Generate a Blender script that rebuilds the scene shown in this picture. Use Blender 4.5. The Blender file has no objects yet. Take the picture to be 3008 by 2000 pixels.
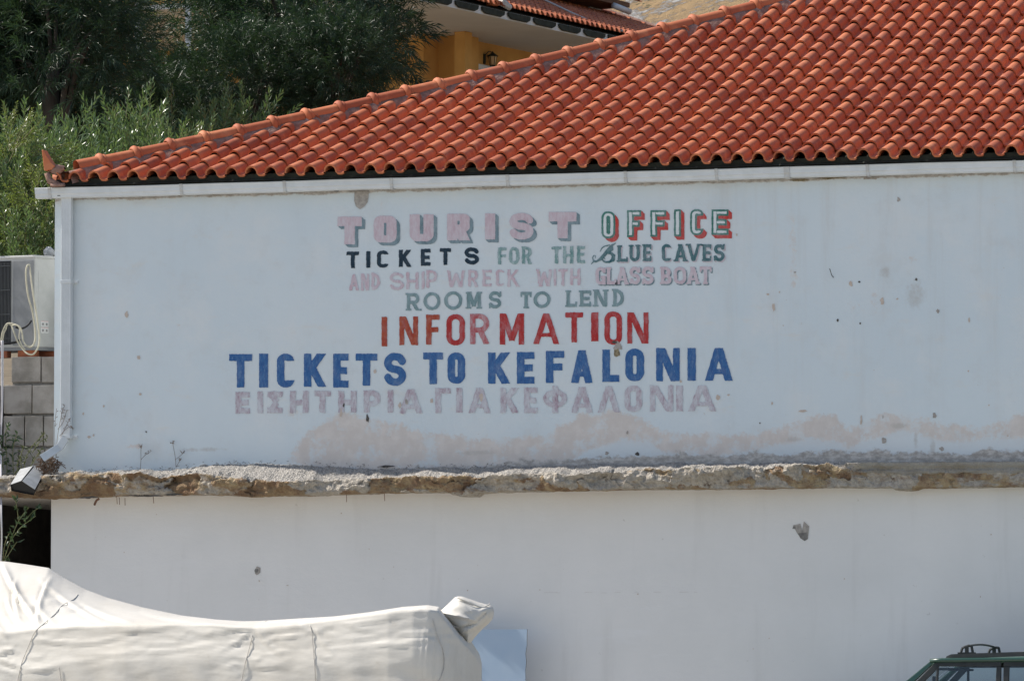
import bpy, bmesh, math, random
import numpy as np
from mathutils import Vector, Matrix, noise as mnoise
random.seed(7); RNG = np.random.default_rng(7)
S = bpy.context.scene
COL = S.collection
R = math.radians
# ------------------------------------------------------------------ camera
FPX, TH, PH, RO, DIST = 16718.72, 0.28242, 0.06697, -0.00047, 54.0
ZC = 4.70                                   # height of the wall point the camera aims at
FW = Vector((-math.sin(TH)*math.cos(PH), math.cos(TH)*math.cos(PH), math.sin(PH)))
RT = Vector((math.cos(TH), math.sin(TH), 0)); UP0 = RT.cross(FW)
RR = RT*math.cos(RO) + UP0*math.sin(RO); UU = UP0*math.cos(RO) - RT*math.sin(RO)
CAM = Vector((0, 0, ZC)) - DIST*FW
FH = Vector((-math.sin(TH), math.cos(TH), 0))          # level forward
cd = bpy.data.cameras.new('Camera'); co = bpy.data.objects.new('Camera', cd); COL.objects.link(co)
cd.sensor_width = 36; cd.lens = FPX/3008*36; cd.clip_start = 1; cd.clip_end = 3000
co.matrix_world = Matrix(((RR.x, UU.x, -FW.x, CAM.x), (RR.y, UU.y, -FW.y, CAM.y), (RR.z, UU.z, -FW.z, CAM.z), (0, 0, 0, 1)))
S.camera = co
# ------------------------------------------------------------------ light
SUN_EL, SUN_AZ = R(46), R(269.85)            # azimuth clockwise from +Y: the sun stands to the left, along the wall
w = bpy.data.worlds.new('World'); S.world = w; w.use_nodes = True
nt = w.node_tree; sky = nt.nodes.new('ShaderNodeTexSky'); sky.sky_type = 'NISHITA'; sky.sun_disc = False
sky.sun_elevation = SUN_EL; sky.sun_rotation = SUN_AZ; sky.air_density = 1.0; sky.dust_density = 1.5; sky.ozone_density = 1.0
bg = nt.nodes['Background']; nt.links.new(sky.outputs[0], bg.inputs[0]); bg.inputs[1].default_value = 0.115
sl = bpy.data.lights.new('Sun', 'SUN'); sl.energy = 5.0; sl.angle = R(0.5); sl.color = (1, .94, .85)
so = bpy.data.objects.new('Sun', sl); COL.objects.link(so)
sd = Vector((math.sin(SUN_AZ)*math.cos(SUN_EL), math.cos(SUN_AZ)*math.cos(SUN_EL), math.sin(SUN_EL)))
so.rotation_euler = sd.to_track_quat('Z', 'Y').to_euler()
S.view_settings.view_transform = 'Standard'; S.view_settings.look = 'None'
S.view_settings.exposure = 0.40; S.view_settings.gamma = 1
S.cycles.max_bounces = 6; S.cycles.transparent_max_bounces = 12
# ------------------------------------------------------------------ placing helpers (photo pixel -> point in the world at a known depth)
def ray(px, py): return FW + RR*((px-1504)/FPX) + UU*((1000-py)/FPX)
def at(px, py, y=0.0):
    d = ray(px, py); return CAM + d*((y-CAM.y)/d.y)
def atd(px, py, dist): return CAM + ray(px, py)*dist
def at_plane(px, py, p0, n):
    d = ray(px, py); return CAM + d*((p0-CAM).dot(n)/d.dot(n))
def at_np(px, py, y=0.0):
    px = np.asarray(px, float); py = np.asarray(py, float)
    d = np.array(FW)[None] + np.array(RR)[None]*((px-1504)/FPX)[:, None] + np.array(UU)[None]*((1000-py)/FPX)[:, None]
    return np.array(CAM)[None] + d*((y-CAM.y)/d[:, 1])[:, None]
# ------------------------------------------------------------------ object helpers
def tag(o, label=None, cat=None, group=None, kind=None):
    if label: o['label'] = label
    if cat: o['category'] = cat
    if group: o['group'] = group
    if kind: o['kind'] = kind
    return o
def empty(name, loc=(0, 0, 0), label=None, cat=None, group=None):
    o = bpy.data.objects.new(name, None); COL.objects.link(o); o.location = loc; o.empty_display_size = .2
    return tag(o, label, cat, group)
def mesh(name, verts, faces, mats, parent=None, smooth=False, midx=None, attrs=None, world=True, angle=None):
    me = bpy.data.meshes.new(name)
    if parent is not None and world:
        m = parent_world(parent)
        if m != Vector((0, 0, 0)): verts = [(v[0]-m.x, v[1]-m.y, v[2]-m.z) for v in verts]
    me.from_pydata([tuple(map(float, v)) for v in verts], [], [tuple(map(int, f)) for f in faces])
    if not isinstance(mats, (list, tuple)): mats = [mats]
    for m in mats: me.materials.append(m)
    if midx is not None: me.polygons.foreach_set('material_index', np.asarray(midx, dtype=np.int32))
    if smooth: me.polygons.foreach_set('use_smooth', np.ones(len(me.polygons), dtype=bool))
    if attrs:
        for k, v in attrs.items():
            a = me.attributes.new(k, 'FLOAT', 'POINT'); a.data.foreach_set('value', np.asarray(v, dtype=np.float32))
    me.update()
    if angle is not None: me.set_sharp_from_angle(angle=R(angle))
    o = bpy.data.objects.new(name, me); COL.objects.link(o)
    if parent is not None: o.parent = parent
    return o
def parent_world(p):
    v = Vector((0, 0, 0))
    while p is not None: v = v + p.location; p = p.parent
    return v
class MB:
    def __init__(s): s.v = []; s.f = []; s.m = []
    def add(s, v, f, m=0):
        b = len(s.v); s.v += [tuple(x) for x in v]; s.f += [tuple(i+b for i in q) for q in f]; s.m += [m]*len(f)
    def box(s, c, size, ax=None, m=0):
        c = Vector(c); X, Y, Z = ax or (Vector((1, 0, 0)), Vector((0, 1, 0)), Vector((0, 0, 1)))
        hx, hy, hz = size[0]/2, size[1]/2, size[2]/2
        v = [c + X*(a*hx) + Y*(b*hy) + Z*(d*hz) for d in (-1, 1) for b in (-1, 1) for a in (-1, 1)]
        s.add(v, [(0, 2, 3, 1), (4, 5, 7, 6), (0, 1, 5, 4), (2, 6, 7, 3), (0, 4, 6, 2), (1, 3, 7, 5)], m)
    def tube(s, pts, r, n=8, cap=True, m=0):
        pts = [Vector(p) for p in pts]; k = len(pts); rs = r if isinstance(r, (list, tuple)) else [r]*k
        ring = []; prev = None
        for i, p in enumerate(pts):
            t = (pts[min(i+1, k-1)] - pts[max(i-1, 0)]).normalized()
            if prev is None: a = t.orthogonal().normalized()
            else: a = (prev - t*prev.dot(t)).normalized()
            prev = a; b = t.cross(a)
            ring.append([p + (a*math.cos(2*math.pi*j/n) + b*math.sin(2*math.pi*j/n))*rs[i] for j in range(n)])
        v = [q for rg in ring for q in rg]
        f = [(i*n+j, i*n+(j+1) % n, (i+1)*n+(j+1) % n, (i+1)*n+j) for i in range(k-1) for j in range(n)]
        if cap: f += [tuple(range(n-1, -1, -1)), tuple((k-1)*n+j for j in range(n))]
        s.add(v, f, m)
    def grid(s, rows, m=0, closed=False):
        n = len(rows[0]); v = [p for r in rows for p in r]; c = n if closed else n-1
        s.add(v, [(i*n+j, i*n+(j+1) % n, (i+1)*n+(j+1) % n, (i+1)*n+j) for i in range(len(rows)-1) for j in range(c)], m)
    def prism(s, poly, vec, m=0, caps=True):
        n = len(poly); vec = Vector(vec); a = [Vector(p) for p in poly]
        f = [(i, (i+1) % n, n+(i+1) % n, n+i) for i in range(n)]
        if caps: f += [tuple(range(n-1, -1, -1)), tuple(range(n, 2*n))]
        s.add(a + [p+vec for p in a], f, m)
    def build(s, name, mats, parent=None, smooth=False, angle=None, bevel=0, seg=2):
        o = mesh(name, s.v, s.f, mats, parent, smooth, s.m, angle=angle)
        if bevel:
            b = o.modifiers.new('Bevel', 'BEVEL'); b.width = bevel; b.segments = seg; b.limit_method = 'ANGLE'; b.angle_limit = R(35)
        return o
def smooth_path(pts, k=6):
    pts = [Vector(p) for p in pts]; out = []
    for i in range(len(pts)-1):
        p0 = pts[max(i-1, 0)]; p1 = pts[i]; p2 = pts[i+1]; p3 = pts[min(i+2, len(pts)-1)]
        for j in range(k):
            t = j/k; out.append(.5*((2*p1) + (p2-p0)*t + (2*p0-5*p1+4*p2-p3)*t*t + (3*p1-p0-3*p2+p3)*t**3))
    out.append(pts[-1]); return out
def copy_tree(o, parent=None):
    c = o.copy(); COL.objects.link(c); c.parent = parent
    for ch in list(o.children): copy_tree(ch, c)
    return c
# ------------------------------------------------------------------ materials
def newmat(name):
    m = bpy.data.materials.new(name); m.use_nodes = True; n = m.node_tree
    return m, n, n.nodes['Principled BSDF']
def nd(n, t, **kw):
    x = n.nodes.new(t)
    for k, v in kw.items():
        if k.startswith('i_'): x.inputs[k[2:].replace('_', ' ')].default_value = v
        else: setattr(x, k, v)
    return x
def coords(n, scale=(1, 1, 1)):
    g = nd(n, 'ShaderNodeNewGeometry'); mp = nd(n, 'ShaderNodeMapping'); mp.inputs['Scale'].default_value = scale
    n.links.new(g.outputs['Position'], mp.inputs['Vector']); return mp.outputs[0]
def noise(n, vec, scale, detail=4, rough=.6):
    t = nd(n, 'ShaderNodeTexNoise'); t.inputs['Scale'].default_value = scale; t.inputs['Detail'].default_value = detail; t.inputs['Roughness'].default_value = rough
    n.links.new(vec, t.inputs['Vector']); return t.outputs['Fac']
def ramp(n, fac, lo, hi, a=0.0, b=1.0):
    r = nd(n, 'ShaderNodeMapRange'); r.interpolation_type = 'SMOOTHSTEP'; n.links.new(fac, r.inputs[0])
    r.inputs[1].default_value = lo; r.inputs[2].default_value = hi; r.inputs[3].default_value = a; r.inputs[4].default_value = b; return r.outputs[0]
def val(n, x, sock):
    if hasattr(x, 'links'): n.links.new(x, sock)
    else: sock.default_value = x
def math2(n, op, a, b, clamp=False):
    t = nd(n, 'ShaderNodeMath', operation=op); t.use_clamp = clamp; val(n, a, t.inputs[0]); val(n, b, t.inputs[1]); return t.outputs[0]
def mixc(n, fac, a, b, blend='MIX'):
    t = nd(n, 'ShaderNodeMix'); t.data_type = 'RGBA'; t.blend_type = blend
    val(n, fac, t.inputs[0])
    for x, i in ((a, 6), (b, 7)):
        if hasattr(x, 'links'): n.links.new(x, t.inputs[i])
        else: t.inputs[i].default_value = (*x[:3], 1)
    return t.outputs[2]
def bump(n, b, h, strength=.3, dist=.01):
    t = nd(n, 'ShaderNodeBump'); t.inputs['Strength'].default_value = strength; t.inputs['Distance'].default_value = dist
    n.links.new(h, t.inputs['Height']); n.links.new(t.outputs[0], b.inputs['Normal'])
def attr(n, name):
    a = nd(n, 'ShaderNodeAttribute'); a.attribute_name = name; return a.outputs['Fac']
def simple(name, c1, c2=None, scale=8, rough=.8, bs=0, bscale=60, stretch=(1, 1, 1), metal=0, spec=.4, lo=.35, hi=.65, dist=.005, coat=0):
    m, n, b = newmat(name); v = coords(n, stretch)
    if c2: n.links.new(mixc(n, ramp(n, noise(n, v, scale, 5), lo, hi), c1, c2), b.inputs['Base Color'])
    else: b.inputs['Base Color'].default_value = (*c1, 1)
    b.inputs['Roughness'].default_value = rough; b.inputs['Metallic'].default_value = metal; b.inputs['Specular IOR Level'].default_value = spec
    b.inputs['Coat Weight'].default_value = coat
    if bs: bump(n, b, noise(n, v, bscale, 5), bs, dist)
    return m
WALLC = (.635, .70, .735)
def wall_material():
    m, n, b = newmat('painted plaster'); v = coords(n)
    c = mixc(n, ramp(n, noise(n, v, .55, 4), .3, .7), WALLC, (.60, .675, .72))
    c = mixc(n, ramp(n, noise(n, v, 1.5, 7, .68), .44, .72, 0, .75), c, (.685, .715, .725))
    c = mixc(n, ramp(n, noise(n, v, 2.3, 7, .7), .50, .72, 0, .55), c, (.575, .605, .615))
    c = mixc(n, ramp(n, noise(n, coords(n, (.5, 1, 1.4)), 4.5, 6, .7), .56, .72, 0, .40), c, (.66, .64, .60))
    vs = coords(n, (5.0, 1, .35))                                                  # rain streaks
    c = mixc(n, math2(n, 'MULTIPLY', ramp(n, noise(n, vs, .8, 7, .68), .48, .78), ramp(n, attr(n, 'streak'), 0, 1, 0, .6)), c, (.53, .525, .505))
    nz = noise(n, v, 5.5, 6, .65); nzf = noise(n, v, 26, 4)
    edge = math2(n, 'ADD', math2(n, 'MULTIPLY', math2(n, 'SUBTRACT', nz, .5), .60), math2(n, 'MULTIPLY', math2(n, 'SUBTRACT', nzf, .5), .35))
    st = ramp(n, math2(n, 'ADD', attr(n, 'stain'), edge), .30, .46)
    pale = mixc(n, ramp(n, noise(n, v, 9, 5), .4, .7), (.60, .54, .50), (.67, .615, .575))
    pk = ramp(n, noise(n, v, 4.2, 7, .7), .50, .62, 0, .60)
    c = mixc(n, math2(n, 'MULTIPLY', st, math2(n, 'SUBTRACT', .86, pk)), c, pale)
    bl = ramp(n, math2(n, 'ADD', attr(n, 'patch'), edge), .50, .66)
    c = mixc(n, math2(n, 'MULTIPLY', bl, .85), c, (.62, .675, .71))
    hm = ramp(n, math2(n, 'ADD', attr(n, 'halo'), edge), .42, .68)
    c = mixc(n, math2(n, 'MULTIPLY', hm, .55), c, (.45, .43, .40))
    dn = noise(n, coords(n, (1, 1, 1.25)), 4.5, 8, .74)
    dt = ramp(n, math2(n, 'ADD', attr(n, 'dirt_shade'), math2(n, 'MULTIPLY', math2(n, 'SUBTRACT', dn, .5), 1.9)), .45, .66)
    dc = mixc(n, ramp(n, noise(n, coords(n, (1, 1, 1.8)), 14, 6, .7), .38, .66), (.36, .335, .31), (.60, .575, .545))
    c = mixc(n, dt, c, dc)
    sp = ramp(n, noise(n, v, 13, 2), .735, .77)                                     # little knocks in the paint
    c = mixc(n, math2(n, 'MULTIPLY', sp, attr(n, 'knock')), c, (.47, .41, .36))
    n.links.new(c, b.inputs['Base Color']); b.inputs['Roughness'].default_value = .88; b.inputs['Specular IOR Level'].default_value = .25
    h = math2(n, 'ADD', math2(n, 'MULTIPLY', noise(n, v, 30, 6, .6), .35), math2(n, 'MULTIPLY', math2(n, 'MULTIPLY', dt, dn), 1.6))
    h = math2(n, 'ADD', h, math2(n, 'MULTIPLY', noise(n, v, 2.5, 3), .8)); bump(n, b, h, .35, .02)
    return m
def paint(name, col, wear=.35, fine=1.0, dark=None, cover=.5):
    m, n, b = newmat(name); v = coords(n, (1, 1, .6)); vv = coords(n, (1.6, 1, .5))
    f = ramp(n, noise(n, v, 9*fine, 6, .7), cover-.18, cover+.25)
    d = dark or tuple(x*.72 for x in col)
    c = mixc(n, ramp(n, noise(n, vv, 22*fine, 5, .7), .35, .68), col, d)
    c = mixc(n, math2(n, 'MULTIPLY', f, wear), c, WALLC)
    g = ramp(n, noise(n, vv, 70, 4, .6), .55, .72, 0, wear*.7); c = mixc(n, g, c, WALLC)
    n.links.new(c, b.inputs['Base Color']); b.inputs['Roughness'].default_value = .8; b.inputs['Specular IOR Level'].default_value = .25
    bump(n, b, noise(n, v, 30, 5), .2, .01); return m
def tile_material(name, base=(.50, .160, .070), alt=(.34, .092, .044), pale=(.62, .27, .14)):
    m, n, b = newmat(name); v = coords(n)
    c = mixc(n, attr(n, 'vary'), base, alt)
    c = mixc(n, ramp(n, noise(n, v, 5, 5, .65), .48, .75, 0, .55), c, pale)
    c = mixc(n, ramp(n, noise(n, v, 42, 4), .64, .74, 0, .65), c, (.22, .13, .10))
    c = mixc(n, ramp(n, noise(n, v, 75, 2), .74, .80, 0, .7), c, (.55, .50, .44))
    c = mixc(n, ramp(n, noise(n, v, 1.1, 4), .55, .75, 0, .30), c, (.30, .12, .09))
    n.links.new(c, b.inputs['Base Color']); b.inputs['Roughness'].default_value = .66; b.inputs['Specular IOR Level'].default_value = .25
    bump(n, b, noise(n, v, 120, 4), .15, .004); return m
def leaf_material(name, c1, c2, trans=.35, rough=.42, spec=.5):
    m, n, b = newmat(name); out = n.nodes['Material Output']
    f = attr(n, 'vary'); c = mixc(n, f, c1, c2)
    n.links.new(c, b.inputs['Base Color']); b.inputs['Roughness'].default_value = rough; b.inputs['Specular IOR Level'].default_value = spec
    t = nd(n, 'ShaderNodeBsdfTranslucent'); n.links.new(mixc(n, .5, c, (c2[0]*1.5, c2[1]*1.6, c2[2]*.7)), t.inputs[0])
    mx = nd(n, 'ShaderNodeMixShader'); mx.inputs[0].default_value = trans
    n.links.new(b.outputs[0], mx.inputs[1]); n.links.new(t.outputs[0], mx.inputs[2]); n.links.new(mx.outputs[0], out.inputs[0]); return m
def glass_material(name, tint=(.75, .85, .85), refl=.12):
    m, n, b = newmat(name); out = n.nodes['Material Output']; n.nodes.remove(b)
    t = nd(n, 'ShaderNodeBsdfTransparent'); t.inputs[0].default_value = (*tint, 1)
    g = nd(n, 'ShaderNodeBsdfGlossy'); g.inputs['Roughness'].default_value = .03
    fr = nd(n, 'ShaderNodeFresnel'); fr.inputs[0].default_value = 1.5
    mx = nd(n, 'ShaderNodeMixShader'); n.links.new(math2(n, 'ADD', fr.outputs[0], refl, True), mx.inputs[0])
    n.links.new(t.outputs[0], mx.inputs[1]); n.links.new(g.outputs[0], mx.inputs[2]); n.links.new(mx.outputs[0], out.inputs[0]); return m
M = {}
M['wall'] = wall_material()
def lower_material():
    m, n, b = newmat('grey white render'); v = coords(n); vs = coords(n, (2.2, 1, .22))
    c = mixc(n, ramp(n, noise(n, v, .9, 5), .3, .7), (.70, .695, .685), (.745, .738, .73))
    c = mixc(n, ramp(n, noise(n, vs, 1.6, 6, .6), .54, .78, 0, .55), c, (.61, .60, .585))
    c = mixc(n, ramp(n, noise(n, coords(n, (.6, 1, 3)), 2.2, 5), .58, .75, 0, .4), c, (.76, .76, .765))
    c = mixc(n, ramp(n, noise(n, v, 16, 3), .72, .78, 0, .5), c, (.50, .48, .46))
    n.links.new(c, b.inputs['Base Color']); b.inputs['Roughness'].default_value = .9; b.inputs['Specular IOR Level'].default_value = .2
    bump(n, b, math2(n, 'ADD', math2(n, 'MULTIPLY', noise(n, coords(n, (.7, 1, 1.5)), 2.5, 5), 1.0), math2(n, 'MULTIPLY', noise(n, v, 34, 5), .25)), .35, .02); return m
M['lower'] = lower_material()
M['tile'] = tile_material('terracotta')
M['mortar'] = simple('reddish mortar', (.23, .135, .105), (.34, .215, .175), 14, .95, .8, 45, dist=.02, spec=.2)
M['gutter'] = simple('white gutter plastic', (.66, .69, .71), (.60, .63, .645), 6, .38, stretch=(1, 1, 1), spec=.5)
M['dark'] = simple('dark timber', (.022, .026, .020), (.04, .045, .035), 9, .9)
M['black'] = simple('black rubber', (.012, .012, .013), None, rough=.6)
M['conc_chip'] = simple('bare render', (.30, .28, .26), (.42, .39, .36), 30, .95, .5, 60)
M['pink_chip'] = simple('chipped paint undercoat', (.50, .42, .36), (.56, .48, .42), 40, .95)
M['hole'] = simple('deep hole', (.06, .055, .05), (.11, .10, .09), 40, .95)
M['chipdark'] = simple('shadowed chip', (.14, .135, .13), (.22, .21, .20), 40, .95)
M['grime_shade'] = simple('brown grime', (.16, .13, .08), (.30, .25, .16), 40, .95, .5, 60)  # brown grime, also used for chips of the painted shade line under the gutter
M['crack'] = simple('hairline', (.55, .52, .49), (.62, .60, .58), 40, .95)
# ------------------------------------------------------------------ main dimensions
SC = DIST/50.0
ZG = ZC + 1.44647*SC                        # gutter lip
ZL = ZC - 1.34832*SC                        # underside of the ledge
X0 = -4.27366*SC; EY = -0.17*SC             # left corner of the eave
TW, TL = .1855*SC, .30765*SC                # tile cover width, course gauge measured in plan
RA, RB = .33689, .00677/SC
SPAN = 14.9
def roofh(t): return ZG + .04*SC + RA*t + RB*t*t       # t: plan distance in from the eave
XL = at(160, 900).x; XRIGHT = X0 + SPAN - (XL-X0)

# ================================================================== the tourist office
office = empty('tourist_office', (at(1504, 1460).x, 0, 0), 'whitewashed two storey tourist office with red tiled hip roof and painted lettering', 'building')
# --- upper wall front: fine sheet carrying the damp stains as data
zt_wall = ZG - .045
def pxz(px, py): p = at(px, py); return p.x, p.z
def contour(pts, xs):
    P = np.array([pxz(a/.784, b/.784) for a, b in pts]); return np.interp(xs, P[:, 0], P[:, 1], left=P[0, 1]-.5, right=P[-1, 1])
gx = np.concatenate([np.arange(XL, at(3030, 900).x, .0155), np.linspace(at(3030, 900).x+.02, XRIGHT, 30)])
gz = np.arange(ZL+.02, zt_wall, .0155); gz[-1] = zt_wall
GX, GZ = np.meshgrid(gx, gz); fx, fz = GX.ravel(), GZ.ravel()
stain_top = [(560, 1100), (605, 1058), (640, 1035), (690, 1000), (745, 972), (800, 962), (850, 978), (905, 985), (960, 1000), (1010, 1008), (1080, 1020), (1150, 1022), (1260, 1012), (1305, 988), (1340, 965), (1420, 958), (1480, 972), (1520, 1005), (1600, 1012), (1700, 1014), (1760, 1008), (1830, 985), (1875, 966), (1925, 970), (1950, 1000), (1990, 990), (2040, 968), (2130, 975), (2165, 990), (2250, 995), (2320, 985), (2358, 965), (2500, 980)]
stain_bot = [(560, 1110), (620, 1080), (700, 1070), (800, 1082), (900, 1090), (1000, 1085), (1100, 1070), (1200, 1055), (1300, 1048), (1360, 1015), (1430, 1003), (1490, 1012), (1530, 1035), (1650, 1045), (1740, 1030), (1800, 1017), (1870, 1003), (1930, 1012), (1950, 1035), (1985, 1010), (2080, 985), (2135, 1000), (2170, 1010), (2220, 1012), (2358, 1000), (2500, 1000)]
zt_, zb_ = contour(stain_top, fx), contour(stain_bot, fx)
hard = np.clip((fx - at(1250/.784, 900).x)/.8, 0, 1)                     # right part has crisp edges
st = np.clip((zt_-fz)/.36+.5, 0, 1)*np.clip((fz-zb_)/.30+.62, 0, 1)
st = st*np.clip((fx-at(600/.784, 900).x)/.75, 0, 1)
def blob(px, py, rx, ry, h=1.0):
    c = at(px, py); return .60*h*np.clip(1.25-np.sqrt(((fx-c.x)/rx)**2+((fz-c.z)/ry)**2), 0, 1)
for a in ((1120, 640, .10, .3, .55), (2330, 700, .10, .5, .62), (2330, 800, .09, .35, .6), (2580, 900, .25, .55, .45), (2620, 640, .10, .5, .42), (2510, 880, .2, .5, .48), (2700, 760, .3, .14, .5), (520, 960, .12, .12, .5), (370, 940, .1, .08, .5), (860, 1215, .2, .2, .55), (1040, 1225, .3, .1, .5), (400, 1310, .5, .05, .6), (2180, 880, .3, .3, .42), (2060, 700, .35, .25, .42)):
    st = np.maximum(st, blob(*a))
pt = np.clip((zb_-fz)/.30+.5, 0, 1)*hard
halo = np.zeros_like(fx)
for a in ((2640, 1250, .18, .06), (2690, 1290, .05, .2), (2740, 1310, .06, .2), (2690, 860, .2, .32), (2330, 1290, .2, .06), (1400, 1330, .5, .05), (600, 1320, .5, .05), (2600, 800, .12, .12)):
    halo = np.maximum(halo, blob(*a, 1.0))
zd = contour([(100, 1083), (300, 1079), (420, 1073), (600, 1066), (850, 1066), (1100, 1062), (1250, 1058), (1420, 1049), (1500, 1045), (1800, 1043), (1900, 1038), (2000, 1036), (2100, 1043), (2200, 1040), (2300, 1036), (2500, 1034)], fx)
dirt_shade = np.clip((zd-fz)/.16+.18+.32*np.clip((fx-at(1350, 1300).x)/.6, 0, 1), 0, 1)
dirt_shade = np.maximum(dirt_shade, .80*np.clip(1-(ZG-.104-fz)/.045, 0, 1))  # shadow gap below the gutter, painted into the wall colour
streak = (.35+.65*np.clip((fz-(ZL+.4))/2.4, 0, 1))*np.clip(.35+(fx-at(1900, 900).x)*.5, .3, .95)
knock = np.clip((at(900, 1150).z-fz)/.5, 0, 1)*.6 + np.where(fx > at(2100, 900).x, .55, .08)
nx, nz_ = len(gx), len(gz)
idx = np.arange(nx*nz_).reshape(nz_, nx)
faces = np.stack([idx[:-1, :-1].ravel(), idx[:-1, 1:].ravel(), idx[1:, 1:].ravel(), idx[1:, :-1].ravel()], -1)
yb = np.zeros_like(fx)
nv = nx*nz_
V = np.stack([fx, yb, fz], -1).tolist()
DEPTH = 14.3
extra = [(XL, 0, ZL+.02), (XRIGHT, 0, ZL+.02), (XRIGHT, DEPTH, ZL+.02), (XL, DEPTH, ZL+.02), (XL, 0, zt_wall), (XRIGHT, 0, zt_wall), (XRIGHT, DEPTH, zt_wall), (XL, DEPTH, zt_wall)]
F = faces.tolist() + [(nv+1, nv+2, nv+6, nv+5), (nv+2, nv+3, nv+7, nv+6), (nv+3, nv+0, nv+4, nv+7)]
z8 = [0]*8
F = F
# --- chips, knocks, holes
def chip(mbx, px, py, w_, h_, m=0, y=-.003, n=11, jag=.35, seed=None):
    rr = random.Random(seed if seed is not None else int(px*7+py)); c = at(px, py); v = []; y -= .00004*(len(mbx.f) % 60)
    for i in range(n):
        a = 2*math.pi*i/n; k = 1+rr.uniform(-jag, jag)
        v.append((c.x+math.cos(a)*w_/2/FPX*DIST*k, y, c.z+math.sin(a)*h_/2/FPX*DIST*k))
    mbx.add(v, [tuple(range(n))], m)
cb = MB()
for px, py, a, b_, m in ((2560, 520, 60, 16, 0), (2440, 522, 90, 9, 3), (2350, 530, 60, 8, 3), (2910, 505, 40, 9, 3), (2640, 586, 10, 14, 0), (2755, 915, 9, 13, 0), (2692, 821, 8, 9, 2), (2500, 834, 10, 16, 1), (2524, 828, 7, 6, 2), (2592, 885, 12, 20, 1), (2636, 878, 8, 5, 1), (2273, 904, 9, 22, 1), (2256, 865, 10, 6, 1), (2847, 940, 5, 16, 1), (2461, 941, 5, 9, 2), (2527, 950, 6, 6, 2), (2596, 1294, 15, 20, 0), (2766, 1317, 13, 12, 0), (2745, 1221, 12, 15, 0), (2530, 1235, 6, 26, 1), (2594, 1225, 4, 10, 0), (2232, 1243, 4, 5, 2), (2268, 1184, 5, 10, 1), (2360, 1207, 24, 7, 1), (2110, 1167, 13, 15, 1), (2140, 1160, 9, 6, 1), (1872, 1333, 12, 11, 2), (1783, 1331, 11, 9, 0), (1843, 1270, 6, 10, 0), (1815, 1018, 26, 26, 0), (1812, 1036, 18, 22, 3), (1805, 1005, 14, 10, 2), (1080, 1228, 8, 22, 2), (1002, 1213, 8, 26, 1), (1010, 1190, 5, 12, 2), (1413, 1165, 12, 22, 1), (1175, 1190, 9, 18, 1), (1268, 1176, 9, 14, 1), (1195, 1180, 12, 16, 0), (372, 925, 10, 22, 1), (408, 1050, 10, 12, 1), (412, 1158, 10, 6, 1), (262, 1283, 12, 7, 1), (275, 1279, 6, 7, 1), (430, 1268, 6, 5, 2), (305, 1193, 6, 8, 1), (245, 1215, 5, 8, 1), (2165, 690, 5, 8, 1), (2000, 1120, 6, 10, 1), (1585, 800, 4, 6, 1), (1102, 1090, 8, 12, 1), (2336, 800, 7, 4, 0), (2290, 858, 4, 6, 1), (2960, 1280, 6, 5, 1), (2905, 1190, 5, 4, 1), (2845, 1090, 5, 5, 1)):
    chip(cb, px, py, a, b_, m)
def patch(mbx, pts, m, y=-.0035):
    y -= .00004*(len(mbx.f) % 60)
    mbx.add([(at(x, z_).x, y, at(x, z_).z) for x, z_ in pts], [tuple(range(len(pts)-1, -1, -1))], m)
patch(cb, [(1042, 562), (1084, 560), (1083, 578), (1080, 595), (1070, 608), (1058, 615), (1046, 607), (1041, 590)], 0)
for i in range(70):                                                       # ragged dark chips painting the shade line under the gutter
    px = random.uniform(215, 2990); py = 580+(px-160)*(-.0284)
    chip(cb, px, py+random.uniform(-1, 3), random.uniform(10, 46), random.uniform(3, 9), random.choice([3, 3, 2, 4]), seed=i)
nb = nv+8; zc8 = [0]*(8+len(cb.v))
wall = mesh('wall', V+extra+cb.v, F+[tuple(i+nb for i in f) for f in cb.f], [M['wall'], M['conc_chip'], M['pink_chip'], M['hole'], M['grime_shade'], M['black']], office, midx=[0]*len(F)+[m+1 for m in cb.m], attrs={k: list(q)+zc8 for k, q in (('stain', st), ('patch', pt), ('halo', halo), ('dirt_shade', dirt_shade), ('streak', streak), ('knock', knock))})
wall['label'] = 'bluish white plaster upper wall with damp stains'
# --- lower wall
lx0 = at(150, 1550, .02).x
mb = MB()
LG = [lx0] + [at(150, 1550, .02).x+.02+i*.35 for i in range(60) if at(150, 1550, .02).x+.02+i*.35 < XRIGHT]
mb.box(((lx0+XRIGHT)/2, .02+DEPTH/2, ZL/2-.22), (XRIGHT-lx0, DEPTH, ZL+.56))
cb = MB()
def lpatch(pts, m): patch(cb, pts, m, .0165)
def lchip(px, py, a, b_, m, y=.0165): chip(cb, px, py, a, b_, m, y)
lpatch([(2328, 1542), (2350, 1537), (2356, 1560), (2352, 1572), (2360, 1530), (2376, 1545), (2372, 1580), (2364, 1588), (2350, 1578), (2340, 1565)], 0)
lpatch([(2342, 1566), (2370, 1562), (2372, 1582), (2362, 1588), (2350, 1580)], 1)
chip(cb, 2332, 1549, 10, 9, 1, .0155)
lchip(754, 1674, 20, 22, 0); chip(cb, 752, 1676, 12, 14, 1, .0155)
for i in range(9):
    a = 1600+i*57+random.uniform(-20, 20); cb.box(at(a, 1739+random.uniform(-1.5, 1.5), .0185), (.03+random.random()*.13, .002, .0022), m=2)
for i in range(20): lchip(random.uniform(350, 2950), random.uniform(1500, 1960), random.uniform(2, 6), random.uniform(2, 5), 3)
mb.add(cb.v, cb.f); mb.m[-len(cb.m):] = [m+1 for m in cb.m]
lower = mb.build('ground_floor_wall', [M['lower'], M['conc_chip'], M['chipdark'], M['crack'], M['pink_chip']], office); lower['label'] = 'plain grey white lower wall under the ledge'
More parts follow.
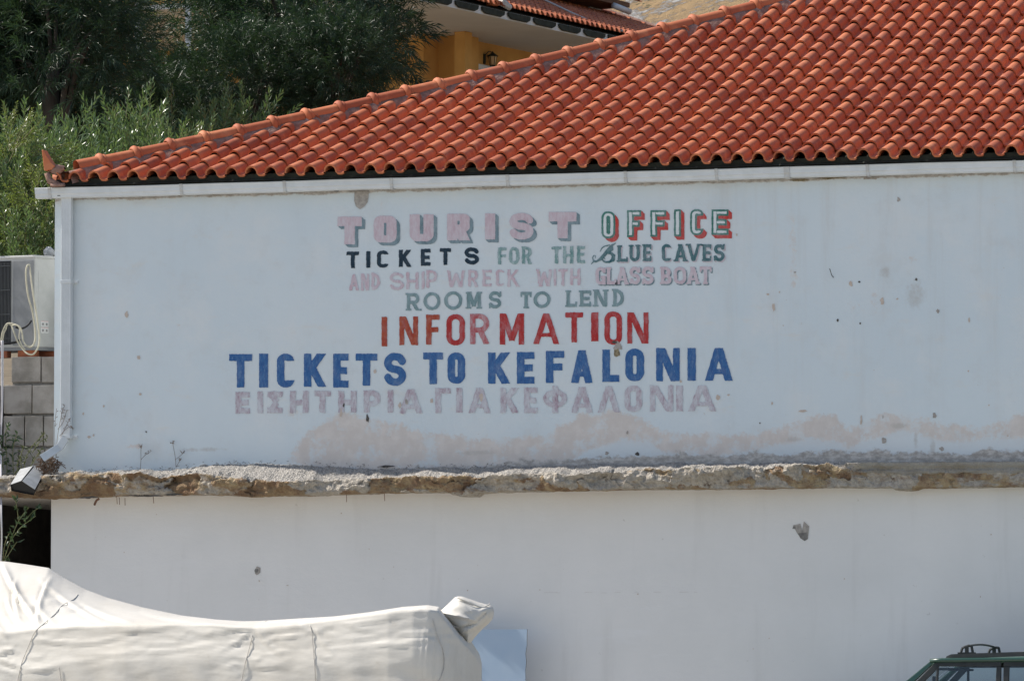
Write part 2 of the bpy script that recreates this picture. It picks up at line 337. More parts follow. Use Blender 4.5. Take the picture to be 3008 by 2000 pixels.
tb = MB(); tb.tube([at(2448, 815, -.002), at(2443, 808, -.05), at(2437, 789, -.06)], .0035, 6); tb.build('bent_nail', M['dark'], wall)

# ------------------------------------------------------------------ painted letters
def bar(X, Y, x0, y0, x1, y1, s):
    dx, dy = x1-x0, y1-y0; L = math.hypot(dx, dy); dx /= L; dy /= L
    a = (X-(x0+x1)/2)*dx+(Y-(y0+y1)/2)*dy; b = -(X-(x0+x1)/2)*dy+(Y-(y0+y1)/2)*dx
    return np.maximum(abs(a)-L/2, abs(b)-s/2)
def bx(X, Y, x0, x1, y0, y1): return np.maximum(abs(X-(x0+x1)/2)-(x1-x0)/2, abs(Y-(y0+y1)/2)-(y1-y0)/2)
def rb(X, Y, x0, x1, y0, y1, r):
    hx, hy = (x1-x0)/2, (y1-y0)/2; r = min(r, hx, hy)
    qx, qy = abs(X-(x0+x1)/2)-hx+r, abs(Y-(y0+y1)/2)-hy+r
    return np.hypot(np.maximum(qx, 0), np.maximum(qy, 0))+np.minimum(np.maximum(qx, qy), 0)-r
def el(X, Y, x0, x1, y0, y1):
    hx, hy = (x1-x0)/2, (y1-y0)/2
    return (np.hypot((X-(x0+x1)/2)/hx, (Y-(y0+y1)/2)/hy)-1)*min(hx, hy)
def pl(X, Y, pts, ws):
    d = np.full(X.shape, 1e3)
    if not isinstance(ws, (list, tuple)): ws = [ws]*len(pts)
    for (a, b), (c, e), w0, w1 in zip(pts[:-1], pts[1:], ws[:-1], ws[1:]):
        vx, vy = c-a, e-b; t = np.clip(((X-a)*vx+(Y-b)*vy)/(vx*vx+vy*vy+1e-9), 0, 1)
        d = np.minimum(d, np.hypot(X-a-t*vx, Y-b-t*vy)-(w0+(w1-w0)*t)/2)
    return d
mn, mx_ = np.minimum, np.maximum
def glyph(c, X, Y, x0, x1, y0, y1, s, sf=0, rnd=.85, hb=None):
    """signed distance of one letter in photo pixels; s stroke, sf serif length, hb horizontal bar thickness"""
    W, H = x1-x0, y1-y0; cx, cy = (x0+x1)/2, (y0+y1)/2; hb = hb or (s*.92 if s < 27 or c == 'T' else 20.5); big = np.full(X.shape, 1e3)
    box = bx(X, Y, x0, x1, y0, y1)
    def ser(x, y, d=1):
        if not sf: return big
        return bx(X, Y, x-s/2-sf, x+s/2+sf, *((y, y+s*.5) if d > 0 else (y-s*.5, y)))
    def stem(x, t=1, b=1, w=s):
        d = bx(X, Y, x-w/2, x+w/2, y0, y1)
        if sf and t: d = mn(d, ser(x, y0, 1))
        if sf and b: d = mn(d, ser(x, y1, -1))
        return d
    def hbar(y, xa, xb): return bx(X, Y, xa, xb, y-hb/2, y+hb/2)
    off = sf if sf else 0
    xl, xr = x0+s/2+off, x1-s/2-off
    r = min(W, H)*.5*rnd
    if c in 'IΙ': return stem(cx, w=(W-2*off) if not sf else s)
    if c == 'T':
        d = mn(hbar(y0+hb/2, x0, x1), stem(cx, 0, 1))
        if sf: d = mn(d, mn(bx(X, Y, x0, x0+s*.55, y0, y0+hb*1.7), bx(X, Y, x1-s*.55, x1, y0, y0+hb*1.7)))
        return d
    if c in 'EΕFLΓ':
        d = stem(xl)
        if c in 'EΕFΓ': d = mn(d, hbar(y0+hb/2, xl, x1))
        if c in 'EΕ': d = mn(d, hbar(y1-hb/2, xl, x1))
        if c in 'EΕF': d = mn(d, hbar(cy, xl, x1-W*.1))
        if c == 'L': d = mn(d, hbar(y1-hb/2, xl, x1))
        if sf:
            if c in 'EΕF': d = mn(d, bx(X, Y, x1-s*.5, x1, y0, y0+hb*1.6))
            if c in 'EΕL': d = mn(d, bx(X, Y, x1-s*.5, x1, y1-hb*1.7, y1))
        return d
    if c in 'HΗ': return mn(mn(stem(xl), stem(xr)), hbar(cy+H*.03, xl, xr))
    if c in 'OΟCGQ':
        o = rb(X, Y, x0, x1, y0, y1, r) if rnd < 1 else el(X, Y, x0, x1, y0, y1)
        i = rb(X, Y, x0+s, x1-s, y0+hb, y1-hb, max(r-s, 2)) if rnd < 1 else el(X, Y, x0+s, x1-s, y0+hb, y1-hb)
        d = mx_(o, -i)
        if c == 'C': d = mx_(d, -rb(X, Y, x0+s, x1+W, y0+hb*1.05, y1-hb*1.05, max(r-s, 2))); d = mn(d, mx_(mn(bx(X, Y, x1-s*.5, x1, y0+2, y0+H*.27), bx(X, Y, x1-s*.5, x1, y1-H*.27, y1-2)), -(x1-s*.5-X)) if sf else d)
        if c == 'G':
            d = mx_(d, -bx(X, Y, cx+W*.1, x1+9, y0+H*.3, cy)); d = mn(d, bx(X, Y, cx+W*.02, x1, cy, cy+hb*.8)); d = mn(d, bx(X, Y, x1-s, x1, cy, y1))
            d = mn(d, bx(X, Y, x1-s*.55, x1, y0+1, y0+H*.32))
        return d
    if c == 'U':
        o = rb(X, Y, x0+off*.6, x1-off*.6, y0-H, y1, r); i = rb(X, Y, x0+s+off*.6, x1-s-off*.6, y0-H, y1-hb, max(r-s, 3))
        d = mx_(mx_(o, -i), y0-Y)
        if sf: d = mn(d, mn(ser(x0+s/2+off*.6, y0), ser(x1-s/2-off*.6, y0)))
        return d
    if c == 'S':
        xa, xb, ya, yb = x0+s/2, x1-s/2, y0+hb/2, y1-hb/2; ym = (ya+yb)/2; rx = (xb-xa)/2; p = []
        for t in range(15, 271, 15): p.append((cx+rx*math.cos(R(t)), (ya+ym)/2-(ym-ya)/2*math.sin(R(t))))
        for t in range(75, -166, -15): p.append((cx+rx*math.cos(R(t)), (ym+yb)/2-(yb-ym)/2*math.sin(R(t))))
        d = pl(X, Y, p, s)
        if sf: d = mn(d, mn(bx(X, Y, x1-s*.5, x1, y0, y0+H*.3), bx(X, Y, x0, x0+s*.5, y1-H*.3, y1)))
        return mx_(d, box)
    if c in 'RPΡBD':
        d = stem(xl); ym = cy+H*.04 if c in 'RB' else (y1 if c == 'D' else cy+H*.1)
        bw = x1-(W*.08 if c in 'RB' else 0)
        def bowl(a, b, xx):
            rr = (b-a)*.5*min(rnd, .95); o = rb(X, Y, xl-W*2, xx, a, b, rr); i = rb(X, Y, xl-W*2, xx-s, a+hb, b-hb, max(rr-s*.8, 2)); return mx_(mx_(o, -i), xl-X)
        d = mn(d, bowl(y0, ym+(hb/2 if c != 'D' else 0), bw))
        if c == 'B': d = mn(d, bowl(ym-hb/2, y1, x1))
        if c == 'R':
            d = mn(d, mx_(bar(X, Y, x0+W*.42, ym-hb/2, x1-s*.55, y1+s*.4, s), bx(X, Y, x0, x1+2, ym-hb/2, y1)))
            if sf: d = mn(d, ser(x1-s*.5, y1, -1))
        return d
    if c in 'AΑΛ':
        ap = s*.28; d = mn(bar(X, Y, cx+ap, y0-s, x0+off+s*.5-s*.12, y1+s*.3, s), bar(X, Y, cx-ap, y0-s, x1-off-s*.5+s*.12, y1+s*.3, s)); d = mx_(d, bx(X, Y, x0-4, x1+4, y0, y1))
        if c != 'Λ': d = mn(d, bx(X, Y, x0+W*.26, x1-W*.26, y0+H*.64, y0+H*.64+hb*.75))
        if sf: d = mn(d, mn(ser(x0+off+s*.45, y1, -1), ser(x1-off-s*.45, y1, -1))); d = mn(d, bx(X, Y, cx-s*.8, cx+s*.3, y0, y0+s*.45))
        return d
    if c == 'V':
        d = mx_(mn(bar(X, Y, cx+s*.2, y1+s, x0+off+s*.5, y0-s*.3, s), bar(X, Y, cx-s*.2, y1+s, x1-off-s*.5, y0-s*.3, s*.85)), bx(X, Y, x0-4, x1+4, y0, y1))
        if sf: d = mn(d, mn(ser(x0+off+s*.4, y0), ser(x1-off-s*.4, y0)))
        return d
    if c == 'W':
        q = W/4; d = big
        for a, b in ((x0+s*.4, x0+q), (cx, x0+q), (cx, x1-q), (x1-s*.4, x1-q)): d = mn(d, bar(X, Y, a, y0-s*.3 if a != cx else y0+H*.15, b, y1+s*.3, s))
        return mx_(d, bx(X, Y, x0-4, x1+4, y0, y1))
    if c == 'M':
        d = mn(stem(xl), stem(xr))
        return mn(d, mx_(mn(bar(X, Y, xl, y0-s*.6, cx, y0+H*.86, s), bar(X, Y, xr, y0-s*.6, cx, y0+H*.86, s)), box))
    if c in 'NΝ': return mn(mn(stem(xl, 1, 1, s*.9), stem(xr, 1, 1 if not sf else 0, s*.9)), mx_(bar(X, Y, xl, y0-s*.4, xr, y1+s*.4, s*1.05), box))
    if c in 'KΚ':
        return mn(stem(xl), mx_(mn(bar(X, Y, x0+s*.5, cy+H*.1, x1-s*.4, y0-s*.35, s), bar(X, Y, x0+W*.34, cy-H*.1, x1-s*.4, y1+s*.35, s)), bx(X, Y, x0, x1+3, y0, y1)))
    if c == 'Σ':
        return mn(mn(hbar(y0+hb/2, x0, x1), hbar(y1-hb/2, x0, x1)), mx_(mn(bar(X, Y, x0+s*.1, y0-s*.2, x0+W*.62, cy, s), bar(X, Y, x0+s*.1, y1+s*.2, x0+W*.62, cy, s)), box))
    if c == 'Φ':
        return mn(mx_(el(X, Y, x0, x1, y0+H*.14, y1-H*.2), -el(X, Y, x0+s*.95, x1-s*.95, y0+H*.14+hb*.9, y1-H*.2-hb*.9)), bx(X, Y, cx-s/2, cx+s/2, y0, y1))
    return big
def hand(X, Y, seed, amp):
    return amp*(np.sin(X*.21+seed)*np.sin(Y*.17+seed*1.7)*.6 + np.sin(X*.63+seed*2.1+Y*.4)*.3 + np.sin(Y*.9-X*.55+seed)*.25)
def fillsdf(D, ox, oy, st, y):
    """marching squares of D<0: returns verts (world, on the wall) and faces"""
    ins = D < 0; polys = []; full = ins[:-1, :-1] & ins[1:, :-1] & ins[:-1, 1:] & ins[1:, 1:]
    anyc = ins[:-1, :-1] | ins[1:, :-1] | ins[:-1, 1:] | ins[1:, 1:]
    for j in range(full.shape[0]):
        row = full[j]; i = 0
        if row.any():
            e = np.flatnonzero(np.diff(np.concatenate([[0], row.astype(int), [0]])))
            for a, b in zip(e[::2], e[1::2]): polys.append([(a, j), (b, j), (b, j+1), (a, j+1)])
        for i in np.flatnonzero(anyc[j] & ~row):
            q = [(i, j), (i+1, j), (i+1, j+1), (i, j+1)]; d = [D[b, a] for a, b in q]; p = []
            for k in range(4):
                a, b = q[k], q[(k+1) % 4]; da, db = d[k], d[(k+1) % 4]
                if da < 0: p.append(a)
                if (da < 0) != (db < 0): t = da/(da-db); p.append((a[0]+(b[0]-a[0])*t, a[1]+(b[1]-a[1])*t))
            if len(p) >= 3: polys.append(p)
    if not polys: return [], []
    flat = np.array([c for p in polys for c in p], float); Wd = at_np(ox+flat[:, 0]*st, oy+flat[:, 1]*st, y)
    f = []; k = 0
    for p in polys: f.append(tuple(range(k+len(p)-1, k-1, -1))); k += len(p)
    return Wd.tolist(), f
def letters(name, rows, label):
    """rows: (char, x0, x1, y0, y1, stroke, serif, round, style, materials) in photo pixels"""
    b = MB(); mats = []; st = 1.5
    for k, (c, x0, x1, y0, y1, s, sf, rnd, style, ms) in enumerate(rows):
        ox, oy = x0-12, y0-12; nxx, nyy = int((x1-x0+48)/st), int((y1-y0+48)/st)
        X, Y = np.meshgrid(ox+np.arange(nxx)*st, oy+np.arange(nyy)*st); sd_ = len(name)+k*1.37
        def G(dx=0, dy=0):
            if callable(c): return c(X-dx, Y-dy)
            return glyph(c, X-dx, Y-dy, x0, x1, y0, y1, s, sf, rnd)
        amp = .8 if style != 'worn' else 1.5
        D = G()+hand(X, Y, sd_, amp)
        def put(d, mat, y):
            if mat not in mats: mats.append(mat)
            v, f = fillsdf(d, ox, oy, st, y)
            if f: b.add(v, f, mats.index(mat))
        if style in ('plain', 'worn'): put(D, ms[0], -.004)
        else:
            n_, ex, ey = {'block': (9, 10, 9), 'outline': (9, 10, 10), 'thin': (3, 3.2, 3.5)}[style]
            sh = np.full(X.shape, 1e3)
            for i in range(1, n_+1): sh = mn(sh, G(ex*i/n_, ey*i/n_)+hand(X, Y, sd_+4, .6))
            gap = {'block': .3, 'outline': .3, 'thin': .6}[style]
            put(mx_(sh, gap-D), ms[1], -.004)
            if style == 'outline': put(mx_(D, -(D+5.4)), ms[0], -.004); put(D+5.8, ms[2], -.004)
            else: put(D, ms[0], -.004)
    o = b.build(name, mats, wall); o['label'] = label; return o
P_pink = paint('faded pink paint', (.60, .505, .55), .45, 1, (.52, .39, .44), .55)
P_slate = paint('slate shadow paint', (.165, .25, .29), .25)
P_green = paint('green outline paint', (.045, .20, .16), .25)
P_red = paint('bright red paint', (.56, .055, .045), .15)
P_white = paint('white letter paint', (.70, .74, .74), .2, 1, (.66, .70, .71))
P_navy = paint('navy paint', (.012, .035, .06), .06)
P_sage = paint('sage green paint', (.20, .34, .33), .55, 1.3, (.10, .22, .22), .5)
P_teal = paint('deep teal paint', (.055, .155, .17), .25, 1.3, (.03, .10, .12))
P_pinkd = paint('pink drop shadow', (.58, .50, .55), .3)
P_rose = paint('worn rose paint', (.57, .46, .51), .58, 1.3, (.50, .33, .39), .50)
P_sea = paint('grey green paint', (.20, .31, .33), .22)
P_info = paint('red lettering paint', (.44, .035, .035), .30, 1.4, (.36, .03, .03), .6)
P_rust = paint('rust red paint', (.40, .085, .035), .22, 1.4, (.32, .04, .03), .6)
P_info2 = paint('thin red paint', (.43, .07, .08), .55, 1.4, (.36, .04, .05), .5)
P_blue = paint('blue lettering paint', (.045, .145, .34), .22, 1.4, (.03, .095, .27), .6)
P_greek = paint('worn mauve paint', (.42, .33, .39), .72, 1.6, (.29, .17, .22), .42)
def rows(txt, ox, oy, k, s, sf, rnd, style, ms): return [(c, ox+a/k, ox+b/k, oy+y0/k, oy+y1/k, ss or s, sf, rnd, style, ms) for (c, a, b, y0, y1, *e) in txt for ss in [e[0] if e else None]]
k5 = 2359/1240; k6 = 2359/1560; kz = 2359/620
letters('lettering', rows([('T', 60, 195, 108, 262), ('O', 262, 390, 103, 252), ('U', 463, 597, 95, 245), ('R', 672, 810, 92, 240), ('I', 884, 941, 90, 235), ('S', 1020, 1155, 88, 235, 21), ('T', 1240, 1395, 82, 228)], 960, 580, k5, 30, 0, .62, 'block', [P_pink, P_slate]), 'pink block letters TOURIST with slate shading')
letters('lettering', rows([('O', 1535, 1612, 78, 230), ('F', 1678, 1757, 72, 222), ('F', 1808, 1897, 72, 220), ('I', 1940, 1979, 68, 218), ('C', 2030, 2105, 66, 212), ('E', 2150, 2245, 68, 210)], 960, 580, k5, 20, 0, .95, 'outline', [P_green, P_red, P_white]), 'green outlined letters OFFICE with red shading')
letters('lettering', rows([('T', 110, 180, 303, 395), ('I', 220, 243, 300, 393), ('C', 280, 345, 297, 393), ('K', 403, 474, 293, 388), ('E', 525, 580, 288, 382), ('T', 632, 693, 284, 378), ('S', 770, 850, 280, 375)], 960, 580, k5, 11.5, 0, .9, 'plain', [P_navy]), 'dark navy letters TICKETS')
letters('lettering', rows([('F', 955, 1005, 280, 375), ('O', 1018, 1075, 278, 373), ('R', 1090, 1150, 275, 373), ('T', 1253, 1313, 275, 370), ('H', 1320, 1378, 273, 370), ('E', 1398, 1443, 272, 367)], 960, 580, k5, 9.5, 0, .95, 'worn', [P_sage]), 'faded sage green letters FOR THE')
def script_b(X, Y):
    q = lambda pts: [(1580+a/kz, 600+b/kz) for a, b in pts]
    d = pl(X, Y, q([(868, 436), (835, 455), (795, 500), (745, 565), (700, 615), (650, 642), (618, 628), (612, 595), (625, 572), (645, 578), (640, 598)]), [3, 6, 10, 11, 9, 5, 3.5, 3, 3, 2.5, 2.5])
    d = mn(d, pl(X, Y, q([(695, 530), (715, 490), (750, 468), (800, 458)]), [2, 2.5, 3, 3]))
    d = mn(d, pl(X, Y, q([(800, 478), (822, 480), (826, 505), (805, 530), (765, 545)]), [4, 9, 9, 6, 4]))
    d = mn(d, pl(X, Y, q([(765, 545), (820, 548), (846, 575), (838, 620), (800, 645), (755, 648), (725, 630), (722, 605), (740, 598), (748, 610)]), [4, 7, 11, 11, 7, 5, 3.5, 3, 3, 2.5]))
    return mn(d, pl(X, Y, q([(596, 668), (612, 650), (635, 640)]), [2, 3, 4]))
bz = (1580+590/kz, 1580+880/kz, 600+430/kz, 600+670/kz)
letters('lettering', [(script_b, *bz, 8, 0, .9, 'plain', [P_teal])] + rows([('L', 1620, 1682, 268, 360), ('U', 1688, 1752, 265, 357), ('E', 1762, 1814, 262, 356), ('C', 1872, 1925, 262, 357), ('A', 1938, 2016, 262, 357), ('V', 2006, 2094, 260, 355), ('E', 2095, 2149, 262, 356), ('S', 2163, 2223, 262, 356)], 960, 580, k5, 9.6, 2.8, .9, 'thin', [P_teal, P_pinkd]), 'dark teal letters BLUE CAVES with a script capital')
letters('lettering', rows([('A', 125, 178, 428, 520), ('N', 190, 238, 426, 520), ('D', 250, 297, 420, 516), ('S', 352, 430, 420, 517), ('H', 445, 512, 418, 512), ('I', 530, 546, 415, 512), ('P', 556, 617, 407, 505), ('W', 672, 772, 408, 500), ('R', 790, 850, 405, 500), ('E', 870, 920, 405, 497), ('C', 945, 992, 403, 496), ('K', 1010, 1077, 402, 498), ('W', 1172, 1258, 402, 497), ('I', 1267, 1283, 400, 493), ('T', 1292, 1348, 400, 493), ('H', 1360, 1417, 398, 490)], 960, 580, k5, 8.5, 0, .9, 'worn', [P_rose]), 'very faded pink letters AND SHIP WRECK WITH')
letters('lettering', rows([('G', 1502, 1558, 390, 487), ('L', 1560, 1618, 390, 486), ('A', 1612, 1690, 390, 486), ('S', 1692, 1752, 388, 485), ('S', 1762, 1826, 387, 485), ('B', 1862, 1926, 388, 484), ('O', 1938, 2008, 388, 484), ('A', 2008, 2086, 388, 484), ('T', 2083, 2150, 386, 484)], 960, 580, k5, 10, 2.6, .95, 'thin', [P_pink, P_slate]), 'pink letters GLASS BOAT with thin dark edging')
letters('lettering', rows([('R', 440, 523, 535, 632), ('O', 540, 635, 530, 630), ('O', 655, 757, 525, 628), ('M', 775, 868, 528, 622), ('S', 905, 975, 525, 620), ('T', 1082, 1145, 528, 620), ('O', 1155, 1250, 525, 618), ('L', 1332, 1397, 520, 612), ('E', 1408, 1477, 520, 610), ('N', 1486, 1574, 515, 610), ('D', 1594, 1660, 512, 610)], 960, 580, k5, 10, 3.6, 1.0, 'plain', [P_sea]), 'grey green serif letters ROOMS TO LEND')
inf = [('I', 727, 752, 62, 192), ('N', 805, 890, 60, 187), ('F', 925, 985, 52, 185), ('O', 1015, 1097, 50, 188), ('R', 1120, 1212, 48, 182), ('M', 1252, 1360, 47, 185), ('A', 1402, 1515, 47, 182), ('T', 1543, 1622, 42, 175), ('I', 1658, 1690, 42, 170), ('O', 1717, 1795, 38, 185), ('N', 1817, 1914, 42, 180)]
ir = rows(inf, 640, 890, k6, 16, 0, .95, 'plain', [P_info])
for i in (0, 1, 2): ir[i] = (*ir[i][:9], [P_rust])
ir[4] = (*ir[4][:9], [P_info2])
letters('lettering', ir, 'tall red letters INFORMATION')
letters('lettering', rows([('T', 50, 152, 227, 375), ('I', 183, 223, 225, 375), ('C', 262, 340, 225, 375), ('K', 382, 482, 225, 372), ('E', 512, 580, 225, 375), ('T', 612, 708, 225, 367), ('S', 738, 836, 222, 367), ('T', 912, 1000, 220, 360), ('O', 1020, 1098, 220, 358), ('K', 1200, 1299, 220, 358), ('E', 1328, 1406, 218, 358), ('F', 1457, 1538, 213, 355), ('A', 1570, 1663, 210, 355), ('L', 1708, 1783, 207, 350), ('O', 1810, 1893, 203, 347), ('N', 1945, 2053, 200, 347), ('I', 2086, 2123, 200, 345), ('A', 2165, 2285, 200, 345)], 640, 890, k6, 22, 0, .95, 'plain', [P_blue]), 'big blue letters TICKETS TO KEFALONIA')
letters('lettering', rows([('Ε', 78, 142, 395, 490), ('Ι', 176, 200, 393, 488), ('Σ', 220, 288, 393, 488), ('Η', 320, 403, 390, 488), ('T', 427, 501, 390, 487), ('Η', 535, 616, 390, 486), ('Ρ', 648, 722, 388, 486), ('Ι', 754, 779, 386, 485), ('Α', 806, 908, 383, 490), ('Γ', 965, 1035, 378, 488), ('Ι', 1059, 1086, 377, 486), ('Α', 1115, 1210, 377, 488), ('Κ', 1255, 1338, 377, 488), ('Ε', 1360, 1420, 375, 488), ('Φ', 1446, 1552, 368, 488), ('Α', 1570, 1665, 373, 487), ('Λ', 1688, 1785, 370, 485), ('Ο', 1806, 1884, 366, 483), ('Ν', 1918, 2024, 366, 481), ('Ι', 2036, 2065, 366, 480), ('Α', 2090, 2212, 366, 480)], 640, 890, k6, 17, 0, .95, 'worn', [P_greek]), 'worn mauve Greek letters ΕΙΣΗΤΗΡΙΑ ΓΙΑ ΚΕΦΑΛΟΝΙΑ')

# ------------------------------------------------------------------ broken concrete ledge between the storeys
def fbm(x, y, z, o=4):
    a, t = 1.0, 0.0
    for _ in range(o): t += a*mnoise.noise(Vector((x, y, z))); x *= 2.07; y *= 2.07; z *= 2.07; a *= .5
    return t
def ledge_material():
    m, n, b = newmat('broken concrete'); v = coords(n); v2 = coords(n, (1, 1, 2.2))
    ochre = mixc(n, ramp(n, noise(n, v, 8, 6, .7), .35, .65), (.43, .335, .205), (.22, .14, .09))
    grey = mixc(n, ramp(n, noise(n, v, 22, 6, .7), .3, .7), (.32, .29, .25), (.55, .50, .43))
    blob_ = ramp(n, math2(n, 'ADD', math2(n, 'MULTIPLY', noise(n, v2, 4.0, 6, .68), .74), math2(n, 'MULTIPLY', attr(n, 'tint'), .26)), .44, .57)
    c = mixc(n, blob_, grey, ochre)
    c = mixc(n, ramp(n, noise(n, v, 12, 6, .75), .60, .70, 0, .85), c, (.115, .075, .05))
    c = mixc(n, ramp(n, attr(n, 'tint'), .85, 1.15, 0, .55), c, (.20, .12, .07))
    c = mixc(n, ramp(n, attr(n, 'crack'), .3, .9, 0, .6), c, (.09, .07, .055))
    top = math2(n, 'ADD', attr(n, 'top'), math2(n, 'MULTIPLY', math2(n, 'SUBTRACT', noise(n, v, 9, 5, .7), .5), 1.1))
    gravel = mixc(n, ramp(n, noise(n, v, 75, 3, .6), .38, .62), (.24, .225, .205), (.52, .49, .45))
    c = mixc(n, ramp(n, top, .45, .62), c, gravel)
    smooth = mixc(n, ramp(n, noise(n, v2, 4, 5), .35, .7), (.38, .36, .32), (.28, .25, .20))
    sm = ramp(n, math2(n, 'ADD', attr(n, 'cast'), math2(n, 'MULTIPLY', math2(n, 'SUBTRACT', noise(n, v, 7, 5), .5), .35)), .45, .55)
    c = mixc(n, sm, c, smooth)
    n.links.new(c, b.inputs['Base Color']); b.inputs['Roughness'].default_value = .95; b.inputs['Specular IOR Level'].default_value = .15
    vo = nd(n, 'ShaderNodeTexVoronoi'); vo.inputs['Scale'].default_value = 55; n.links.new(v, vo.inputs['Vector'])
    h = math2(n, 'ADD', noise(n, v, 34, 8, .75), math2(n, 'MULTIPLY', vo.outputs['Distance'], .5)); bump(n, b, h, .9, .03)
    return m
M['ledge'] = ledge_material()
ltop = [(-120, 1100), (60, 1097), (110, 1094), (170, 1086), (400, 1083), (450, 1074), (520, 1070), (600, 1067), (700, 1071), (850, 1079), (950, 1080), (1100, 1077), (1300, 1071), (1500, 1068), (1700, 1066), (2000, 1064), (2358, 1062), (2700, 1060)]
lbot = [(-120, 1140), (60, 1146), (120, 1149), (200, 1146), (320, 1143), (480, 1140), (560, 1143), (600, 1146), (640, 1143), (760, 1141), (900, 1136), (1050, 1135), (1062, 1142), (1085, 1146), (1105, 1143), (1115, 1136), (1250, 1132), (1400, 1131), (1440, 1128), (1600, 1128), (1900, 1124), (2060, 1124), (2070, 1130), (2110, 1130), (2125, 1125), (2358, 1122), (2700, 1118)]
prot = [(-120, .26), (100, .27), (170, .30), (260, .27), (330, .33), (400, .27), (450, .32), (560, .36), (700, .34), (900, .30), (1000, .33), (1120, .31), (1300, .36), (1500, .33), (1700, .30), (1880, .25), (1960, .19), (2040, .165), (2358, .16), (2700, .16)]
drop = [(-120, .02), (110, .02), (200, .025), (330, .03), (380, .08), (450, .08), (560, .17), (640, .18), (750, .14), (880, .10), (960, .08), (1100, .10), (1250, .08), (1320, .11), (1400, .08), (1600, .06), (1850, .035), (2000, .006), (2700, .004)]
def lerp_px(tab, x): return np.interp(x, [at(a/.784, 1440, -.25).x for a, _ in tab], [b for _, b in tab])
xs = np.arange(at(-160, 1440, -.2).x, at(3120, 1440, -.2).x, .012)
rowsV, topA, castA, tintA, crackA = [], [], [], [], []
NP = 30
ztw = contour(ltop, xs); zbw = contour(lbot, xs); pr = lerp_px(prot, xs); dp = lerp_px(drop, xs)
cast_w = np.clip((xs-at(1930/.784, 1400).x)/.5, 0, 1)
for k in range(NP):
    t = k/(NP-1); row = []
    for i, x in enumerate(xs):
        zt, zb, p, d, cw = ztw[i], zbw[i], pr[i], dp[i], cast_w[i]
        lip = .36
        if t < lip: q = t/lip; y = .01-p*q; z = zt-d*q**1.6; ta = 1-.35*q
        elif t < .92: q = (t-lip)/(.92-lip); y = -p*(1-.10*q*(1-cw)); z = zt-d-(zt-d-zb)*q; ta = .42*(1-q*2.6)
        else: q = (t-.92)/.08; y = -p*.9+(p*.9+.02)*q; z = zb; ta = -1
        rough = 1-.93*cw*(1 if t < .62 else .35)
        e = math.sin(math.pi*min(max(t, .02), .94))
        a = fbm(x*5, y*5, z*9+1)*.042+fbm(x*19, y*19, z*19)*.016
        wq = Vector((x*2.1+.45*fbm(x*4, 1, z*6, 3), y*1.5, z*5.5+.65*fbm(x*4, 4, z*6, 3)))
        vd, vp = mnoise.voronoi(wq); ck = max(0, 1-(vd[1]-vd[0])/.06)*max(0, min(1, .5+2.2*mnoise.noise(Vector((x*3.1, 8, z*4))))); cell = mnoise.cell_vector(vp[0]*7.3); tintA.append(cell[0]+.38*max(0, min(1, (at(1000, 1440).x-x)/1.0))-.1*max(0, min(1, (x-at(1100, 1440).x)))*(1-cw)); crackA.append(ck*(1-.9*cw))
        steps = mnoise.noise(Vector((x*2.6, 7, z*6)))*.075+(cell[1]-.5)*.050-ck*.016
        steps *= 1.0
        y -= (a+steps)*rough*e; z += (fbm(x*7, y*5+9, z*7)*.022+fbm(x*34, y*34, z*34, 2)*.011)*rough*(1 if t < .9 else .35)*(1 if k else 0)
        if cw > .5 and abs(t-.50) < .02: y += .012
        row.append((x, y, z)); topA.append(ta-(2*cw)); castA.append(cw*(1.0 if t < .62 else (.3 if t < .68 else 0)))
    rowsV.append(row)
mb = MB(); mb.grid(rowsV); ledge = mesh('ledge', mb.v, mb.f, M['ledge'], office, True, attrs={'top': topA, 'cast': castA, 'tint': tintA, 'crack': crackA}, angle=38)
ledge['label'] = 'broken ochre and grey concrete ledge between the storeys'
mb = MB()                                                                  # the slab behind the broken edge, out over the side passage
sxa = at(-160, 1440, 0).x
mb.box(((sxa+XL)/2, 1.75, ZL+.11), (XL-sxa+.004, 3.5, .19)); mb.build('floor_slab', M['conc_chip'], office)
# rebar ends and torn strips hanging from the underside
rustm = simple('rust', (.10, .05, .035), (.18, .09, .05), 30, .9)
for px, py in ((1018, 1458), (1129, 1455), (343, 1464), (350, 1466), (367, 1468), (450, 1462)): mb = MB(); mb.tube([at(px, py-6, -.26), at(px+random.uniform(-2, 2), py+16, -.26)], .003, 5); mb.build('rusty_rebar', rustm, ledge)
mb = MB(); mb.tube(smooth_path([at(292, 1464, -.27), at(283, 1470, -.28), at(277, 1484, -.28)]), [.011]*12+[.005], 6)
mb.build('torn_strip', rustm, ledge)
for px, py, l in ((360, 1455, 120), (480, 1453, 60), (230, 1462, 60), (2830, 1365, 45), (2760, 1368, 20), (2900, 1364, 30), (2950, 1362, 24), (1110, 1371, 50)):
    a, b_ = at(px, py, -.285 if py > 1400 else -.02), at(px+l, py+random.uniform(-3, 3), -.285 if py > 1400 else -.02); n = 9; tp = []; bt = []
    for i in range(n+1):
        q = a.lerp(b_, i/n); h = .012*math.sin(math.pi*i/n)+.002; tp.append(q+Vector((0, 0, h*(.6+random.random()*.6)))); bt.append(q-Vector((0, 0, h*random.uniform(.2, 1))))
    mb = MB(); mb.add(tp+bt[::-1], [tuple(range(2*n+2))]); mb.build('crevice', M['hole'], ledge)

